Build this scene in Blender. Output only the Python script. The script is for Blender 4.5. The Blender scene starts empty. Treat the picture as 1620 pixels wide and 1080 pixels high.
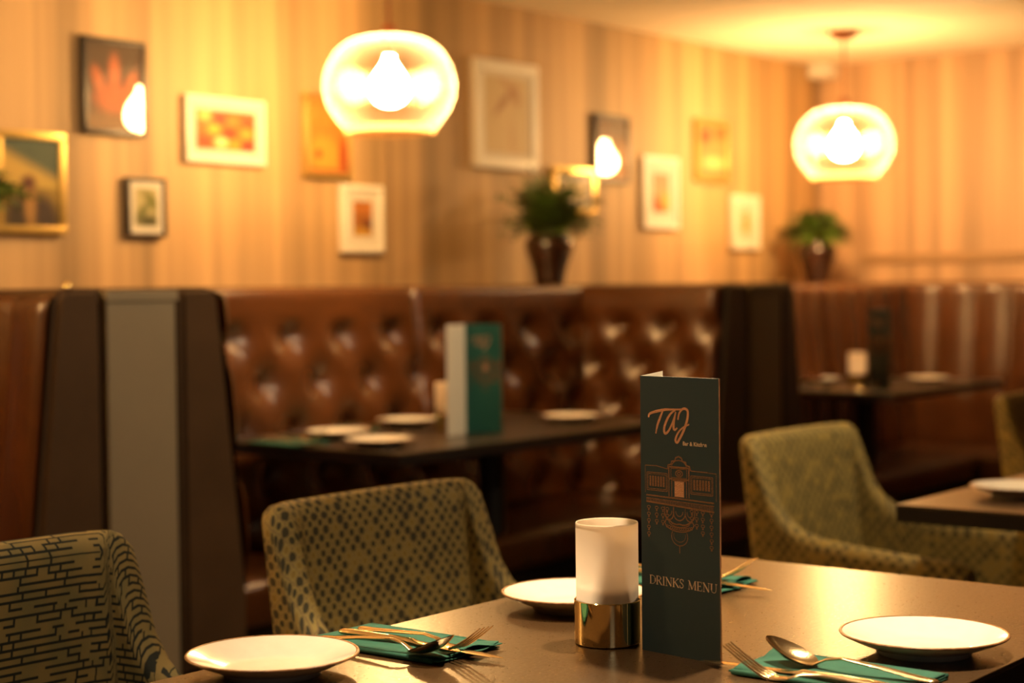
import bpy, bmesh, math, random
import numpy as np
from mathutils import Vector, Matrix
random.seed(4)
SC = bpy.context.scene
COL = SC.collection
PI = math.pi

# ---------------------------------------------------------------- camera
# Room axes: X runs along the pictured wall towards the far corner, the wall is the plane Y=0
# and the room lies at Y<0.  P(r, s, z): r along the wall, s out from the wall.
def P(r, s, z=0.0):
    return Vector((r, -s, z))

cam_d = bpy.data.cameras.new('camera')
cam = bpy.data.objects.new('camera', cam_d)
COL.objects.link(cam)
SC.camera = cam
cam_d.sensor_width = 36.0
cam_d.lens = 60.0
cam_d.clip_start = 0.02
pitch, roll, head = math.atan(84 / 2700.0), math.radians(0.6), math.radians(38.3)
fw = Vector((math.cos(pitch) * math.cos(head), math.cos(pitch) * math.sin(head), -math.sin(pitch)))
rt0 = Vector((math.sin(head), -math.cos(head), 0))
up0 = rt0.cross(fw)
rt = rt0 * math.cos(roll) - up0 * math.sin(roll)
up = up0 * math.cos(roll) + rt0 * math.sin(roll)
M = Matrix((rt, up, -fw)).transposed().to_4x4()
M.translation = Vector((-7.3397, -3.9307, 1.155))
cam.matrix_world = M
cam_d.dof.use_dof = True
cam_d.dof.focus_distance = 1.88
cam_d.dof.aperture_fstop = 3.4
cam_d.dof.aperture_blades = 0

# ---------------------------------------------------------------- world, exposure, big lights
wd = bpy.data.worlds.new('world')
SC.world = wd
wd.use_nodes = True
wd.node_tree.nodes['Background'].inputs[0].default_value = (1.0, 0.72, 0.45, 1)
wd.node_tree.nodes['Background'].inputs[1].default_value = 0.02
SC.view_settings.view_transform = 'Standard'
SC.view_settings.look = 'None'
SC.view_settings.gamma = 1.0
SC.view_settings.use_curve_mapping = False
SC.view_settings.exposure = 0.22
SC.cycles.use_denoising = True
SC.cycles.max_bounces = 10
SC.cycles.transparent_max_bounces = 16
SC.cycles.sample_clamp_indirect = 6.0
SC.cycles.caustics_reflective = False
SC.cycles.caustics_refractive = False

WARM = (1.0, 0.72, 0.42)
BULB = (1.0, 0.60, 0.25)
BULB_STRENGTH = 290.0

def spot(name, loc, target, power, size_deg, color=WARM, radius=0.04, blend=0.6):
    l = bpy.data.lights.new(name, 'SPOT')
    l.energy = power; l.color = color; l.spot_size = math.radians(size_deg)
    l.spot_blend = blend; l.shadow_soft_size = radius
    o = bpy.data.objects.new(name, l); COL.objects.link(o)
    o.location = loc
    o.rotation_euler = (Vector(target) - Vector(loc)).to_track_quat('-Z', 'Y').to_euler()
    return o

# ceiling downlights, and unseen spots added to brighten walls, divider and booth: (r, s, target r, target s, power, cone)
DOWNLIGHTS_AND_FILLS = [(-5.45, 3.0, -5.5, 3.1, 175, 70), (-6.25, 2.45, -6.1, 2.75, 40, 70),
              (-4.15, 2.75, -4.2, 2.75, 60, 80), (-4.75, 1.75, -4.6, 0.3, 24, 92),  # last on this row: wash added for the picture wall
              (-1.25, 1.55, -1.65, 0.0, 46, 88), (-1.6, 2.9, -0.2, 2.2, 60, 90),  # last on this row: wash added for the end wall
              (-4.75, 4.1, -4.85, 1.0, 95, 62), (-3.35, 1.95, -3.8, 0.92, 26, 58)]  # both added as fill, for the divider front and the booth table
for i, (r, s, tr, ts, pw, cone) in enumerate(DOWNLIGHTS_AND_FILLS):
    spot('downlight_and_fill_lamp', P(r, s, 2.17), P(tr, ts, 0.8 if i < 3 or i == 7 else 1.2), pw, cone, blend=0.6 if i < 3 else 1.0)

def area(name, loc, target, power, sx, sy, color):
    l = bpy.data.lights.new(name, 'AREA')
    l.shape = 'RECTANGLE'; l.size = sx; l.size_y = sy; l.energy = power; l.color = color
    o = bpy.data.objects.new(name, l); COL.objects.link(o)
    o.location = loc
    o.rotation_euler = (Vector(target) - Vector(loc)).to_track_quat('-Z', 'Y').to_euler()
    return o
# weak daylight through the window in the wall behind the camera
area('window_daylight', P(-9.0, 6.93, 1.5), P(-7.0, 3.0, 1.0), 3, 1.3, 1.2, (1.0, 0.90, 0.80))

# ---------------------------------------------------------------- materials
MATS = {}
def nodes_of(name):
    m = bpy.data.materials.new(name); m.use_nodes = True
    nt = m.node_tree
    return m, nt, nt.nodes, nt.links, nt.nodes['Principled BSDF']

def mat(name, col, rough=0.5, metal=0.0, spec=0.5, noise=0.0, nscale=20.0, bump=0.0, bscale=200.0, coat=0.0, sss=0.0):
    if name in MATS: return MATS[name]
    m, nt, N, L, b = nodes_of(name)
    b.inputs['Base Color'].default_value = (*col, 1)
    b.inputs['Roughness'].default_value = rough
    b.inputs['Metallic'].default_value = metal
    b.inputs['Specular IOR Level'].default_value = spec
    b.inputs['Coat Weight'].default_value = coat
    tc = N.new('ShaderNodeTexCoord')
    if noise > 0:
        n = N.new('ShaderNodeTexNoise'); n.inputs['Scale'].default_value = nscale; n.inputs['Detail'].default_value = 4
        L.new(tc.outputs['Object'], n.inputs['Vector'])
        r = N.new('ShaderNodeValToRGB')
        r.color_ramp.elements[0].position = 0.3; r.color_ramp.elements[1].position = 0.7
        r.color_ramp.elements[0].color = (*[c * (1 - noise) for c in col], 1)
        r.color_ramp.elements[1].color = (*[min(1, c * (1 + noise)) for c in col], 1)
        L.new(n.outputs['Fac'], r.inputs[0]); L.new(r.outputs[0], b.inputs['Base Color'])
    if bump > 0:
        n2 = N.new('ShaderNodeTexNoise'); n2.inputs['Scale'].default_value = bscale; n2.inputs['Detail'].default_value = 3
        L.new(tc.outputs['Object'], n2.inputs['Vector'])
        bp = N.new('ShaderNodeBump'); bp.inputs['Strength'].default_value = bump; bp.inputs['Distance'].default_value = 0.002
        L.new(n2.outputs['Fac'], bp.inputs['Height']); L.new(bp.outputs[0], b.inputs['Normal'])
    MATS[name] = m
    return m

def math_node(N, L, op, a, b=None, c=None):
    n = N.new('ShaderNodeMath'); n.operation = op
    for i, v in enumerate((a, b, c)):
        if v is None: continue
        if isinstance(v, (int, float)): n.inputs[i].default_value = v
        else: L.new(v, n.inputs[i])
    return n.outputs[0]

def mix_col(N, L, fac, c1, c2):
    n = N.new('ShaderNodeMix'); n.data_type = 'RGBA'
    for sock, v in ((n.inputs[0], fac), (n.inputs[6], c1), (n.inputs[7], c2)):
        if isinstance(v, (int, float)): sock.default_value = v
        elif isinstance(v, tuple): sock.default_value = (*v, 1)
        else: L.new(v, sock)
    return n.outputs[2]

def wallpaper(name, axis, base):
    m, nt, N, L, b = nodes_of(name)
    tc = N.new('ShaderNodeTexCoord'); sp = N.new('ShaderNodeSeparateXYZ'); L.new(tc.outputs['Object'], sp.inputs[0])
    h = sp.outputs[axis]
    def stripes(sc, zs, det):
        cb = N.new('ShaderNodeCombineXYZ')
        L.new(math_node(N, L, 'MULTIPLY', h, sc), cb.inputs[0])
        L.new(math_node(N, L, 'MULTIPLY', sp.outputs[2], zs), cb.inputs[1])
        n = N.new('ShaderNodeTexNoise'); n.inputs['Scale'].default_value = 1.0; n.inputs['Detail'].default_value = det
        n.inputs['Roughness'].default_value = 0.6
        L.new(cb.outputs[0], n.inputs['Vector']); return n.outputs['Fac']
    a = stripes(7.0, 0.12, 3.0); c = stripes(50.0, 1.2, 2.0)
    s = math_node(N, L, 'ADD', math_node(N, L, 'MULTIPLY', a, 0.96), math_node(N, L, 'MULTIPLY', c, 0.04))
    r = N.new('ShaderNodeValToRGB')
    e = r.color_ramp.elements
    e[0].position = 0.36; e[0].color = (*[x * 0.55 for x in base], 1)
    e[1].position = 0.62; e[1].color = (*[min(1, x * 1.25) for x in base], 1)
    L.new(s, r.inputs[0]); L.new(r.outputs[0], b.inputs['Base Color'])
    b.inputs['Roughness'].default_value = 0.6
    bp = N.new('ShaderNodeBump'); bp.inputs['Strength'].default_value = 0.3; bp.inputs['Distance'].default_value = 0.002
    L.new(s, bp.inputs['Height']); L.new(bp.outputs[0], b.inputs['Normal'])
    return m

def tabletop_mat(name, base, rough):
    m, nt, N, L, b = nodes_of(name)
    tc = N.new('ShaderNodeTexCoord')
    mp = N.new('ShaderNodeMapping'); mp.inputs['Scale'].default_value = (150, 230, 150)
    L.new(tc.outputs['Object'], mp.inputs['Vector'])
    n = N.new('ShaderNodeTexNoise'); n.inputs['Scale'].default_value = 1.0; n.inputs['Detail'].default_value = 2
    L.new(mp.outputs[0], n.inputs['Vector'])
    n2 = N.new('ShaderNodeTexNoise'); n2.inputs['Scale'].default_value = 9.0; n2.inputs['Detail'].default_value = 4
    L.new(tc.outputs['Object'], n2.inputs['Vector'])
    L.new(mix_col(N, L, n2.outputs['Fac'], tuple(c * 0.75 for c in base), tuple(c * 1.25 for c in base)), b.inputs['Base Color'])
    L.new(math_node(N, L, 'ADD', math_node(N, L, 'MULTIPLY', n.outputs['Fac'], 0.16), rough - 0.08), b.inputs['Roughness'])
    b.inputs['Specular IOR Level'].default_value = 0.6
    bp = N.new('ShaderNodeBump'); bp.inputs['Strength'].default_value = 0.22; bp.inputs['Distance'].default_value = 0.0010
    L.new(n.outputs['Fac'], bp.inputs['Height']); L.new(bp.outputs[0], b.inputs['Normal'])
    return m

def weave(N, L, uv, b, sc=900.0):
    mp = N.new('ShaderNodeMapping'); mp.inputs['Scale'].default_value = (sc, sc, sc); L.new(uv, mp.inputs['Vector'])
    n = N.new('ShaderNodeTexNoise'); n.inputs['Scale'].default_value = 1.0; n.inputs['Detail'].default_value = 2
    L.new(mp.outputs[0], n.inputs['Vector'])
    bp = N.new('ShaderNodeBump'); bp.inputs['Strength'].default_value = 0.5; bp.inputs['Distance'].default_value = 0.001
    L.new(n.outputs['Fac'], bp.inputs['Height']); L.new(bp.outputs[0], b.inputs['Normal'])
    return n.outputs['Fac']

def dots_fabric(name, cell=0.0158, base=(0.42, 0.33, 0.10), grid=(0.25, 0.18, 0.08), dot=(0.012, 0.02, 0.016), gold=(0.30, 0.21, 0.05)):
    """lattice of round dots of uneven size, turned 45 degrees"""
    m, nt, N, L, b = nodes_of(name)
    uv = N.new('ShaderNodeUVMap').outputs[0]
    mp = N.new('ShaderNodeMapping'); mp.inputs['Rotation'].default_value = (0, 0, math.radians(45))
    mp.inputs['Scale'].default_value = (1 / cell, 1 / cell, 1)
    L.new(uv, mp.inputs['Vector'])
    fl = N.new('ShaderNodeVectorMath'); fl.operation = 'FLOOR'; L.new(mp.outputs[0], fl.inputs[0])
    fr = N.new('ShaderNodeVectorMath'); fr.operation = 'FRACTION'; L.new(mp.outputs[0], fr.inputs[0])
    cen = N.new('ShaderNodeVectorMath'); cen.operation = 'SUBTRACT'; L.new(fr.outputs[0], cen.inputs[0]); cen.inputs[1].default_value = (0.5, 0.5, 0)
    sp = N.new('ShaderNodeSeparateXYZ'); L.new(cen.outputs[0], sp.inputs[0])
    d = math_node(N, L, 'SQRT', math_node(N, L, 'ADD', math_node(N, L, 'MULTIPLY', sp.outputs[0], sp.outputs[0]), math_node(N, L, 'MULTIPLY', sp.outputs[1], sp.outputs[1])))
    wn = N.new('ShaderNodeTexWhiteNoise'); wn.noise_dimensions = '2D'; L.new(fl.outputs[0], wn.inputs['Vector'])
    h = wn.outputs['Value']
    rad = math_node(N, L, 'ADD', math_node(N, L, 'MULTIPLY', math_node(N, L, 'POWER', h, 2.0), 0.17), 0.30)
    inside = math_node(N, L, 'LESS_THAN', d, rad)
    isgold = math_node(N, L, 'LESS_THAN', h, 0.14)
    dotcol = mix_col(N, L, isgold, dot, gold)
    ax = math_node(N, L, 'ABSOLUTE', sp.outputs[0]); ay = math_node(N, L, 'ABSOLUTE', sp.outputs[1])
    edge = math_node(N, L, 'GREATER_THAN', math_node(N, L, 'MAXIMUM', ax, ay), 0.44)
    bg = mix_col(N, L, edge, base, grid)
    c = mix_col(N, L, inside, bg, dotcol)
    f = weave(N, L, uv, b)
    c2 = mix_col(N, L, math_node(N, L, 'MULTIPLY', f, 0.35), c, (0.22, 0.16, 0.06))
    L.new(c2, b.inputs['Base Color'])
    b.inputs['Roughness'].default_value = 0.75
    return m

def maze_fabric(name):
    """short dark bars in rows, joined here and there, like a running key pattern"""
    m, nt, N, L, b = nodes_of(name)
    uv = N.new('ShaderNodeUVMap').outputs[0]
    sp = N.new('ShaderNodeSeparateXYZ'); L.new(uv, sp.inputs[0])
    cu, cv = 0.0165, 0.0094
    v = math_node(N, L, 'DIVIDE', sp.outputs[1], cv)
    row = math_node(N, L, 'FLOOR', v); fv = math_node(N, L, 'FRACT', v)
    def hashed(a, c_, seed):
        cb = N.new('ShaderNodeCombineXYZ'); L.new(a, cb.inputs[0])
        if isinstance(c_, (int, float)): cb.inputs[1].default_value = c_
        else: L.new(c_, cb.inputs[1])
        cb.inputs[2].default_value = seed
        wn = N.new('ShaderNodeTexWhiteNoise'); wn.noise_dimensions = '3D'; L.new(cb.outputs[0], wn.inputs['Vector']); return wn.outputs['Value']
    shift = hashed(row, 0.0, 3.0)
    u = math_node(N, L, 'ADD', math_node(N, L, 'DIVIDE', sp.outputs[0], cu), math_node(N, L, 'MULTIPLY', shift, 7.0))
    u = math_node(N, L, 'ADD', u, math_node(N, L, 'MULTIPLY', v, 0.12))
    cellu = math_node(N, L, 'FLOOR', math_node(N, L, 'DIVIDE', u, 1.0)); fu = math_node(N, L, 'FRACT', u)
    # horizontal bars: three cells in four are barred, so bars of uneven length appear
    hb = math_node(N, L, 'MULTIPLY', math_node(N, L, 'LESS_THAN', fv, 0.36), math_node(N, L, 'GREATER_THAN', hashed(cellu, row, 11.0), 0.17))
    vb = math_node(N, L, 'MULTIPLY', math_node(N, L, 'LESS_THAN', fu, 0.19), math_node(N, L, 'GREATER_THAN', hashed(cellu, row, 23.0), 0.70))
    dark = math_node(N, L, 'MAXIMUM', hb, vb)
    n = N.new('ShaderNodeTexNoise'); n.inputs['Scale'].default_value = 22.0; n.inputs['Detail'].default_value = 1
    L.new(uv, n.inputs['Vector'])
    r = N.new('ShaderNodeValToRGB'); e = r.color_ramp.elements
    e[0].position = 0.38; e[0].color = (0.16, 0.135, 0.05, 1)
    e[1].position = 0.62; e[1].color = (0.25, 0.175, 0.055, 1)
    L.new(n.outputs['Fac'], r.inputs[0])
    # pale weft flecks
    ck = N.new('ShaderNodeTexChecker'); ck.inputs['Scale'].default_value = 900.0; L.new(uv, ck.inputs['Vector'])
    bg = mix_col(N, L, math_node(N, L, 'MULTIPLY', ck.outputs['Fac'], 0.45), r.outputs[0], (0.34, 0.28, 0.12))
    c = mix_col(N, L, dark, bg, (0.006, 0.010, 0.007))
    weave(N, L, uv, b)
    L.new(c, b.inputs['Base Color'])
    b.inputs['Roughness'].default_value = 0.8
    return m

def thin_glass():
    m, nt, N, L, b = nodes_of('picture_glass')
    N.remove(b)
    out = [n for n in N if n.type == 'OUTPUT_MATERIAL'][0]
    t = N.new('ShaderNodeBsdfTransparent'); g = N.new('ShaderNodeBsdfGlossy'); g.inputs['Roughness'].default_value = 0.03
    ge = N.new('ShaderNodeNewGeometry'); dt = N.new('ShaderNodeVectorMath'); dt.operation = 'DOT_PRODUCT'
    L.new(ge.outputs['Normal'], dt.inputs[0]); L.new(ge.outputs['Incoming'], dt.inputs[1])
    c1 = math_node(N, L, 'SUBTRACT', 1.0, math_node(N, L, 'ABSOLUTE', dt.outputs['Value']))
    fz = math_node(N, L, 'ADD', math_node(N, L, 'MULTIPLY', math_node(N, L, 'POWER', c1, 5.0), 0.92), 0.08)
    mx = N.new('ShaderNodeMixShader')
    L.new(fz, mx.inputs[0]); L.new(t.outputs[0], mx.inputs[1]); L.new(g.outputs[0], mx.inputs[2]); L.new(mx.outputs[0], out.inputs[0])
    return m

def shade_glass():
    """amber ribbed glass: clear face on, milky and bright where it turns away"""
    m, nt, N, L, b = nodes_of('amber_ribbed_glass')
    N.remove(b)
    out = [n for n in N if n.type == 'OUTPUT_MATERIAL'][0]
    t = N.new('ShaderNodeBsdfTransparent'); t.inputs[0].default_value = (1.0, 0.93, 0.78, 1)
    tr = N.new('ShaderNodeBsdfTranslucent'); tr.inputs[0].default_value = (1.0, 0.93, 0.78, 1)
    g = N.new('ShaderNodeBsdfGlossy'); g.inputs['Roughness'].default_value = 0.15; g.inputs[0].default_value = (1, 0.9, 0.7, 1)
    lw = N.new('ShaderNodeLayerWeight'); lw.inputs['Blend'].default_value = 0.4
    p = math_node(N, L, 'POWER', lw.outputs['Facing'], 2.5)
    m1 = N.new('ShaderNodeMixShader'); L.new(math_node(N, L, 'ADD', math_node(N, L, 'MULTIPLY', p, 0.75), 0.005), m1.inputs[0])
    L.new(t.outputs[0], m1.inputs[1]); L.new(tr.outputs[0], m1.inputs[2])
    m2 = N.new('ShaderNodeMixShader'); m2.inputs[0].default_value = 0.07
    L.new(m1.outputs[0], m2.inputs[1]); L.new(g.outputs[0], m2.inputs[2]); L.new(m2.outputs[0], out.inputs[0])
    return m

def rim_glass():
    m, nt, N, L, b = nodes_of('amber_rim_glass')
    N.remove(b)
    out = [n for n in N if n.type == 'OUTPUT_MATERIAL'][0]
    t = N.new('ShaderNodeBsdfTransparent'); t.inputs[0].default_value = (1.0, 0.85, 0.65, 1)
    tr = N.new('ShaderNodeBsdfTranslucent'); tr.inputs[0].default_value = (1.0, 0.72, 0.42, 1)
    mx = N.new('ShaderNodeMixShader'); mx.inputs[0].default_value = 0.30
    L.new(t.outputs[0], mx.inputs[1]); L.new(tr.outputs[0], mx.inputs[2]); L.new(mx.outputs[0], out.inputs[0])
    return m

def frosted():
    m, nt, N, L, b = nodes_of('frosted_glass')
    N.remove(b)
    out = [n for n in N if n.type == 'OUTPUT_MATERIAL'][0]
    d = N.new('ShaderNodeBsdfDiffuse'); d.inputs[0].default_value = (0.96, 0.82, 0.66, 1)
    tr = N.new('ShaderNodeBsdfTranslucent'); tr.inputs[0].default_value = (1.0, 0.90, 0.78, 1)
    g = N.new('ShaderNodeBsdfGlossy'); g.inputs['Roughness'].default_value = 0.35
    t = N.new('ShaderNodeBsdfTransparent'); t.inputs[0].default_value = (0.95, 0.88, 0.8, 1)
    m0 = N.new('ShaderNodeMixShader'); m0.inputs[0].default_value = 0.70; L.new(d.outputs[0], m0.inputs[1]); L.new(tr.outputs[0], m0.inputs[2])
    m1 = N.new('ShaderNodeMixShader'); m1.inputs[0].default_value = 0.06; L.new(m0.outputs[0], m1.inputs[1]); L.new(t.outputs[0], m1.inputs[2])
    m2 = N.new('ShaderNodeMixShader'); m2.inputs[0].default_value = 0.04; L.new(m1.outputs[0], m2.inputs[1]); L.new(g.outputs[0], m2.inputs[2])
    L.new(m2.outputs[0], out.inputs[0])
    return m

def emission(name, col, strength):
    m, nt, N, L, b = nodes_of(name)
    b.inputs['Base Color'].default_value = (*col, 1)
    b.inputs['Emission Color'].default_value = (*col, 1)
    b.inputs['Emission Strength'].default_value = strength
    return m

def print_mat():
    m, nt, N, L, b = nodes_of('printed_picture')
    a = N.new('ShaderNodeAttribute'); a.attribute_name = 'Col'
    L.new(a.outputs['Color'], b.inputs['Base Color']); b.inputs['Roughness'].default_value = 0.6
    return m

PAPER_A = wallpaper('striped_wallpaper', 0, (0.48, 0.315, 0.150))
PAPER_C = wallpaper('striped_wallpaper_end', 1, (0.52, 0.34, 0.205))
PLASTER = mat('ceiling_plaster', (0.88, 0.80, 0.64), 0.9, noise=0.05, nscale=3)
FLOORM = mat('dark_floorboard', (0.035, 0.02, 0.012), 0.45, noise=0.3, nscale=6)
LEATHER = mat('tan_leather', (0.085, 0.027, 0.006), 0.27, spec=0.9, noise=0.22, nscale=7, bump=0.25, bscale=160)
LEATHER_DK = mat('brown_leather_side', (0.085, 0.047, 0.022), 0.5, spec=0.35, noise=0.15, nscale=6, bump=0.3, bscale=150)
PANELM = mat('taupe_end_panel', (0.30, 0.25, 0.17), 0.55, noise=0.06, nscale=5)
PANELDK = mat('dark_plinth', (0.012, 0.009, 0.007), 0.6)
LEDGE = mat('ledge_wood', (0.13, 0.055, 0.02), 0.4, noise=0.2, nscale=8)
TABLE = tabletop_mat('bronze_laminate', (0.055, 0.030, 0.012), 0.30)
TABLE_SHADED = tabletop_mat('shaded_laminate', (0.028, 0.020, 0.013), 0.28)  # same laminate as the front tables, booth shade put into its colour
EDGE = mat('table_edge_band', (0.007, 0.005, 0.005), 0.45)
BLACK = mat('black_metal', (0.008, 0.007, 0.006), 0.45, metal=0.3)
CHINA = mat('cream_glaze', (0.80, 0.76, 0.66), 0.16, spec=0.5, noise=0.03, nscale=60, coat=0.3)
RIM = mat('brown_glazed_rim', (0.26, 0.13, 0.055), 0.3, noise=0.5, nscale=90)
BRASS = mat('polished_brass', (0.88, 0.70, 0.36), 0.07, metal=1.0)
GOLDC = mat('brushed_gold', (0.88, 0.68, 0.40), 0.17, metal=1.0, bump=0.08, bscale=400)
COPPER = mat('copper_foil', (0.52, 0.31, 0.21), 0.36, metal=1.0, bump=0.5, bscale=900)
COPPER_DK = mat('dull_copper_foil', (0.21, 0.11, 0.058), 0.4, metal=0.6, bump=0.5, bscale=900)
PALEFOIL = mat('pale_gold_foil', (0.80, 0.60, 0.40), 0.35, metal=0.45, bump=0.3, bscale=900)
CARD = mat('dark_teal_card', (0.028, 0.050, 0.055), 0.42, spec=0.4)
CARD_FAR = mat('teal_card', (0.018, 0.12, 0.105), 0.35, spec=0.5)
PAPERW = mat('white_card', (0.88, 0.83, 0.70), 0.6)
NAPKIN = mat('teal_green_cloth', (0.022, 0.135, 0.095), 0.85, noise=0.12, nscale=60, bump=0.6, bscale=1400)
FROST = frosted()
WAX = mat('tealight_white', (0.7, 0.66, 0.6), 0.5)
WICK = mat('dark_wick', (0.05, 0.045, 0.04), 0.6)
DOTS = dots_fabric('dotted_olive_weave')
DOTS2 = dots_fabric('dotted_green_weave', 0.0185, (0.37, 0.29, 0.07), (0.28, 0.21, 0.07), (0.07, 0.06, 0.018), (0.34, 0.23, 0.04))
MAZE = maze_fabric('key_pattern_weave')
LEGW = mat('dark_stained_leg', (0.03, 0.016, 0.008), 0.4)
WHITEF = mat('white_frame_paint', (0.78, 0.74, 0.64), 0.45)
GOLDF = mat('gold_frame_leaf', (0.72, 0.50, 0.16), 0.30, metal=0.75)
BLACKF = mat('black_frame_paint', (0.02, 0.015, 0.012), 0.35)
MOUNT = mat('picture_mount', (0.76, 0.71, 0.60), 0.8)
PGLASS = thin_glass()
PRINT = print_mat()
SHADE = shade_glass()
RIMGLASS = rim_glass()
BULBM = emission('bulb_glow', BULB, BULB_STRENGTH)
ROSE = mat('copper_rose', (0.45, 0.17, 0.08), 0.3, metal=0.8)
CABLE = mat('rust_fabric_cable', (0.35, 0.13, 0.06), 0.7)
VASEM = mat('brown_glazed_vase', (0.045, 0.018, 0.010), 0.10, spec=0.7, noise=0.4, nscale=12, coat=0.6)
LEAF = mat('fern_leaf', (0.10, 0.19, 0.025), 0.5, noise=0.45, nscale=15)
LEAFDK = mat('dark_leaf', (0.05, 0.07, 0.016), 0.5, noise=0.4, nscale=15)
PLASTIC = mat('white_plastic', (0.75, 0.72, 0.66), 0.4)

# ---------------------------------------------------------------- mesh helpers
def mk(name, verts, faces, m=None, parent=None, smooth=False, mats=None, fmat=None, uvs=None):
    me = bpy.data.meshes.new(name)
    me.from_pydata([tuple(v) for v in verts], [], faces)
    me.update()
    for x in (mats or ([m] if m else [])): me.materials.append(x)
    if fmat:
        for p, k in zip(me.polygons, fmat): p.material_index = k
    if smooth: me.polygons.foreach_set('use_smooth', [True] * len(me.polygons))
    if uvs is not None:
        ul = me.uv_layers.new(name='UVMap')
        for l in me.loops: ul.data[l.index].uv = uvs[l.vertex_index]
    o = bpy.data.objects.new(name, me); COL.objects.link(o)
    if parent: o.parent = parent
    return o

class MB:
    def __init__(s): s.v = []; s.f = []; s.k = []
    def add(s, v, f, k=0):
        n = len(s.v); s.v += [Vector(x) for x in v]; s.f += [tuple(i + n for i in q) for q in f]; s.k += [k] * len(f)
    def box(s, x0, x1, y0, y1, z0, z1, k=0, bev=0.0):
        bm = bmesh.new(); bmesh.ops.create_cube(bm, size=1.0)
        for v in bm.verts:
            v.co = Vector(((x0 + x1) / 2 + v.co.x * (x1 - x0), (y0 + y1) / 2 + v.co.y * (y1 - y0), (z0 + z1) / 2 + v.co.z * (z1 - z0)))
        if bev > 0: bmesh.ops.bevel(bm, geom=list(bm.edges), offset=bev, segments=3, affect='EDGES', profile=0.6)
        bm.verts.index_update()
        s.add([v.co.copy() for v in bm.verts], [tuple(v.index for v in f.verts) for f in bm.faces], k); bm.free()
    def lathe(s, prof, n=48, k=0, c=(0, 0, 0), ribs=0, amp=0.0):
        v = []; f = []
        for (r, z) in prof:
            for i in range(n):
                a = 2 * PI * i / n
                rr = r + (amp * math.cos(ribs * a) * min(1, r / 0.1) if ribs else 0)
                v.append((c[0] + rr * math.cos(a), c[1] + rr * math.sin(a), c[2] + z))
        for j in range(len(prof) - 1):
            for i in range(n):
                a, b = j * n + i, j * n + (i + 1) % n
                f.append((a, b, b + n, a + n))
        s.add(v, f, k)
    def disc(s, r, z, n=48, k=0, c=(0, 0, 0)):
        s.add([(c[0] + r * math.cos(2 * PI * i / n), c[1] + r * math.sin(2 * PI * i / n), c[2] + z) for i in range(n)], [tuple(range(n))], k)
    def loft(s, secs, n=10, k=0, flat=1.0):
        """secs: (centre, half width vector, half thickness vector)"""
        v = []; f = []
        for (c, a, b) in secs:
            c, a, b = Vector(c), Vector(a), Vector(b)
            for i in range(n):
                t = 2 * PI * i / n
                v.append(c + a * math.cos(t) + b * math.sin(t))
        m = len(secs)
        for j in range(m - 1):
            for i in range(n):
                p, q = j * n + i, j * n + (i + 1) % n
                f.append((p, q, q + n, p + n))
        f.append(tuple(range(n - 1, -1, -1))); f.append(tuple((m - 1) * n + i for i in range(n)))
        s.add(v, f, k)
    def tube(s, pts, rad, n=8, k=0):
        pts = [Vector(p) for p in pts]; secs = []
        for i, p in enumerate(pts):
            d = (pts[min(i + 1, len(pts) - 1)] - pts[max(i - 1, 0)]).normalized()
            ref = Vector((0, 0, 1)) if abs(d.z) < 0.9 else Vector((1, 0, 0))
            a = d.cross(ref).normalized(); b = a.cross(d)
            r = rad[i] if isinstance(rad, (list, tuple)) else rad
            secs.append((p, a * r, b * r))
        s.loft(secs, n, k)
    def build(s, name, m=None, parent=None, smooth=False, mats=None, uvs=None):
        return mk(name, s.v, s.f, m, parent, smooth, mats, s.k if mats else None, uvs)

def autosmooth(o, deg=40):
    me = o.data
    me.polygons.foreach_set('use_smooth', [True] * len(me.polygons))
    try: me.set_sharp_from_angle(angle=math.radians(deg))
    except Exception: pass
    return o

def tag(o, label, cat, group=None, kind=None):
    o['label'] = label; o['category'] = cat
    if group: o['group'] = group
    if kind: o['kind'] = kind
    return o

def thing(name, loc, label, cat, rz=0.0, group=None):
    o = bpy.data.objects.new(name, None); COL.objects.link(o)
    o.location = loc; o.rotation_euler = (0, 0, rz); o.empty_display_size = 0.05
    return tag(o, label, cat, group)

KIDS = {}
def copy_tree(o, parent=None):
    c = o.copy(); COL.objects.link(c)
    if parent is not None: c.parent = parent
    for ch in [x for x in bpy.data.objects if x.parent == o]: copy_tree(ch, c)
    return c

def clone(o, loc, rz, label, group=None):
    c = copy_tree(o); c.location = loc; c.rotation_euler = (0, 0, rz); c['label'] = label
    if group: c['group'] = group
    return c

def structure(o, kind='structure'):
    o['kind'] = kind; return o

# ---------------------------------------------------------------- room shell
CH = 2.20
XL, SB = -10.4, 7.0          # left end wall, wall behind the camera
STEP_R, STEP_S = -3.27, 0.20 # the picture wall stands 0.2 m further out on the left of this line
def sbox(name, x0, x1, s0, s1, z0, z1, m, bev=0):
    b = MB(); b.box(x0, x1, -s1, -s0, z0, z1, bev=bev); return structure(b.build(name, m))
sbox('floor', XL, 0, 0, SB, -0.1, 0, FLOORM)
sbox('ceiling', XL, 0, 0, SB, CH, CH + 0.1, PLASTER)
sbox('wall_back', XL, 0.1, -0.1, 0, 0, CH, PAPER_A)
sbox('wall_projecting', XL, STEP_R, 0.0, STEP_S, 0, CH, PAPER_A)
sbox('wall_right', 0, 0.1, 0, SB, 0, CH, PAPER_C)
sbox('wall_left', XL - 0.1, XL, -0.1, SB + 0.1, 0, CH, mat('brown_paint', (0.22, 0.13, 0.07), 0.8))
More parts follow.
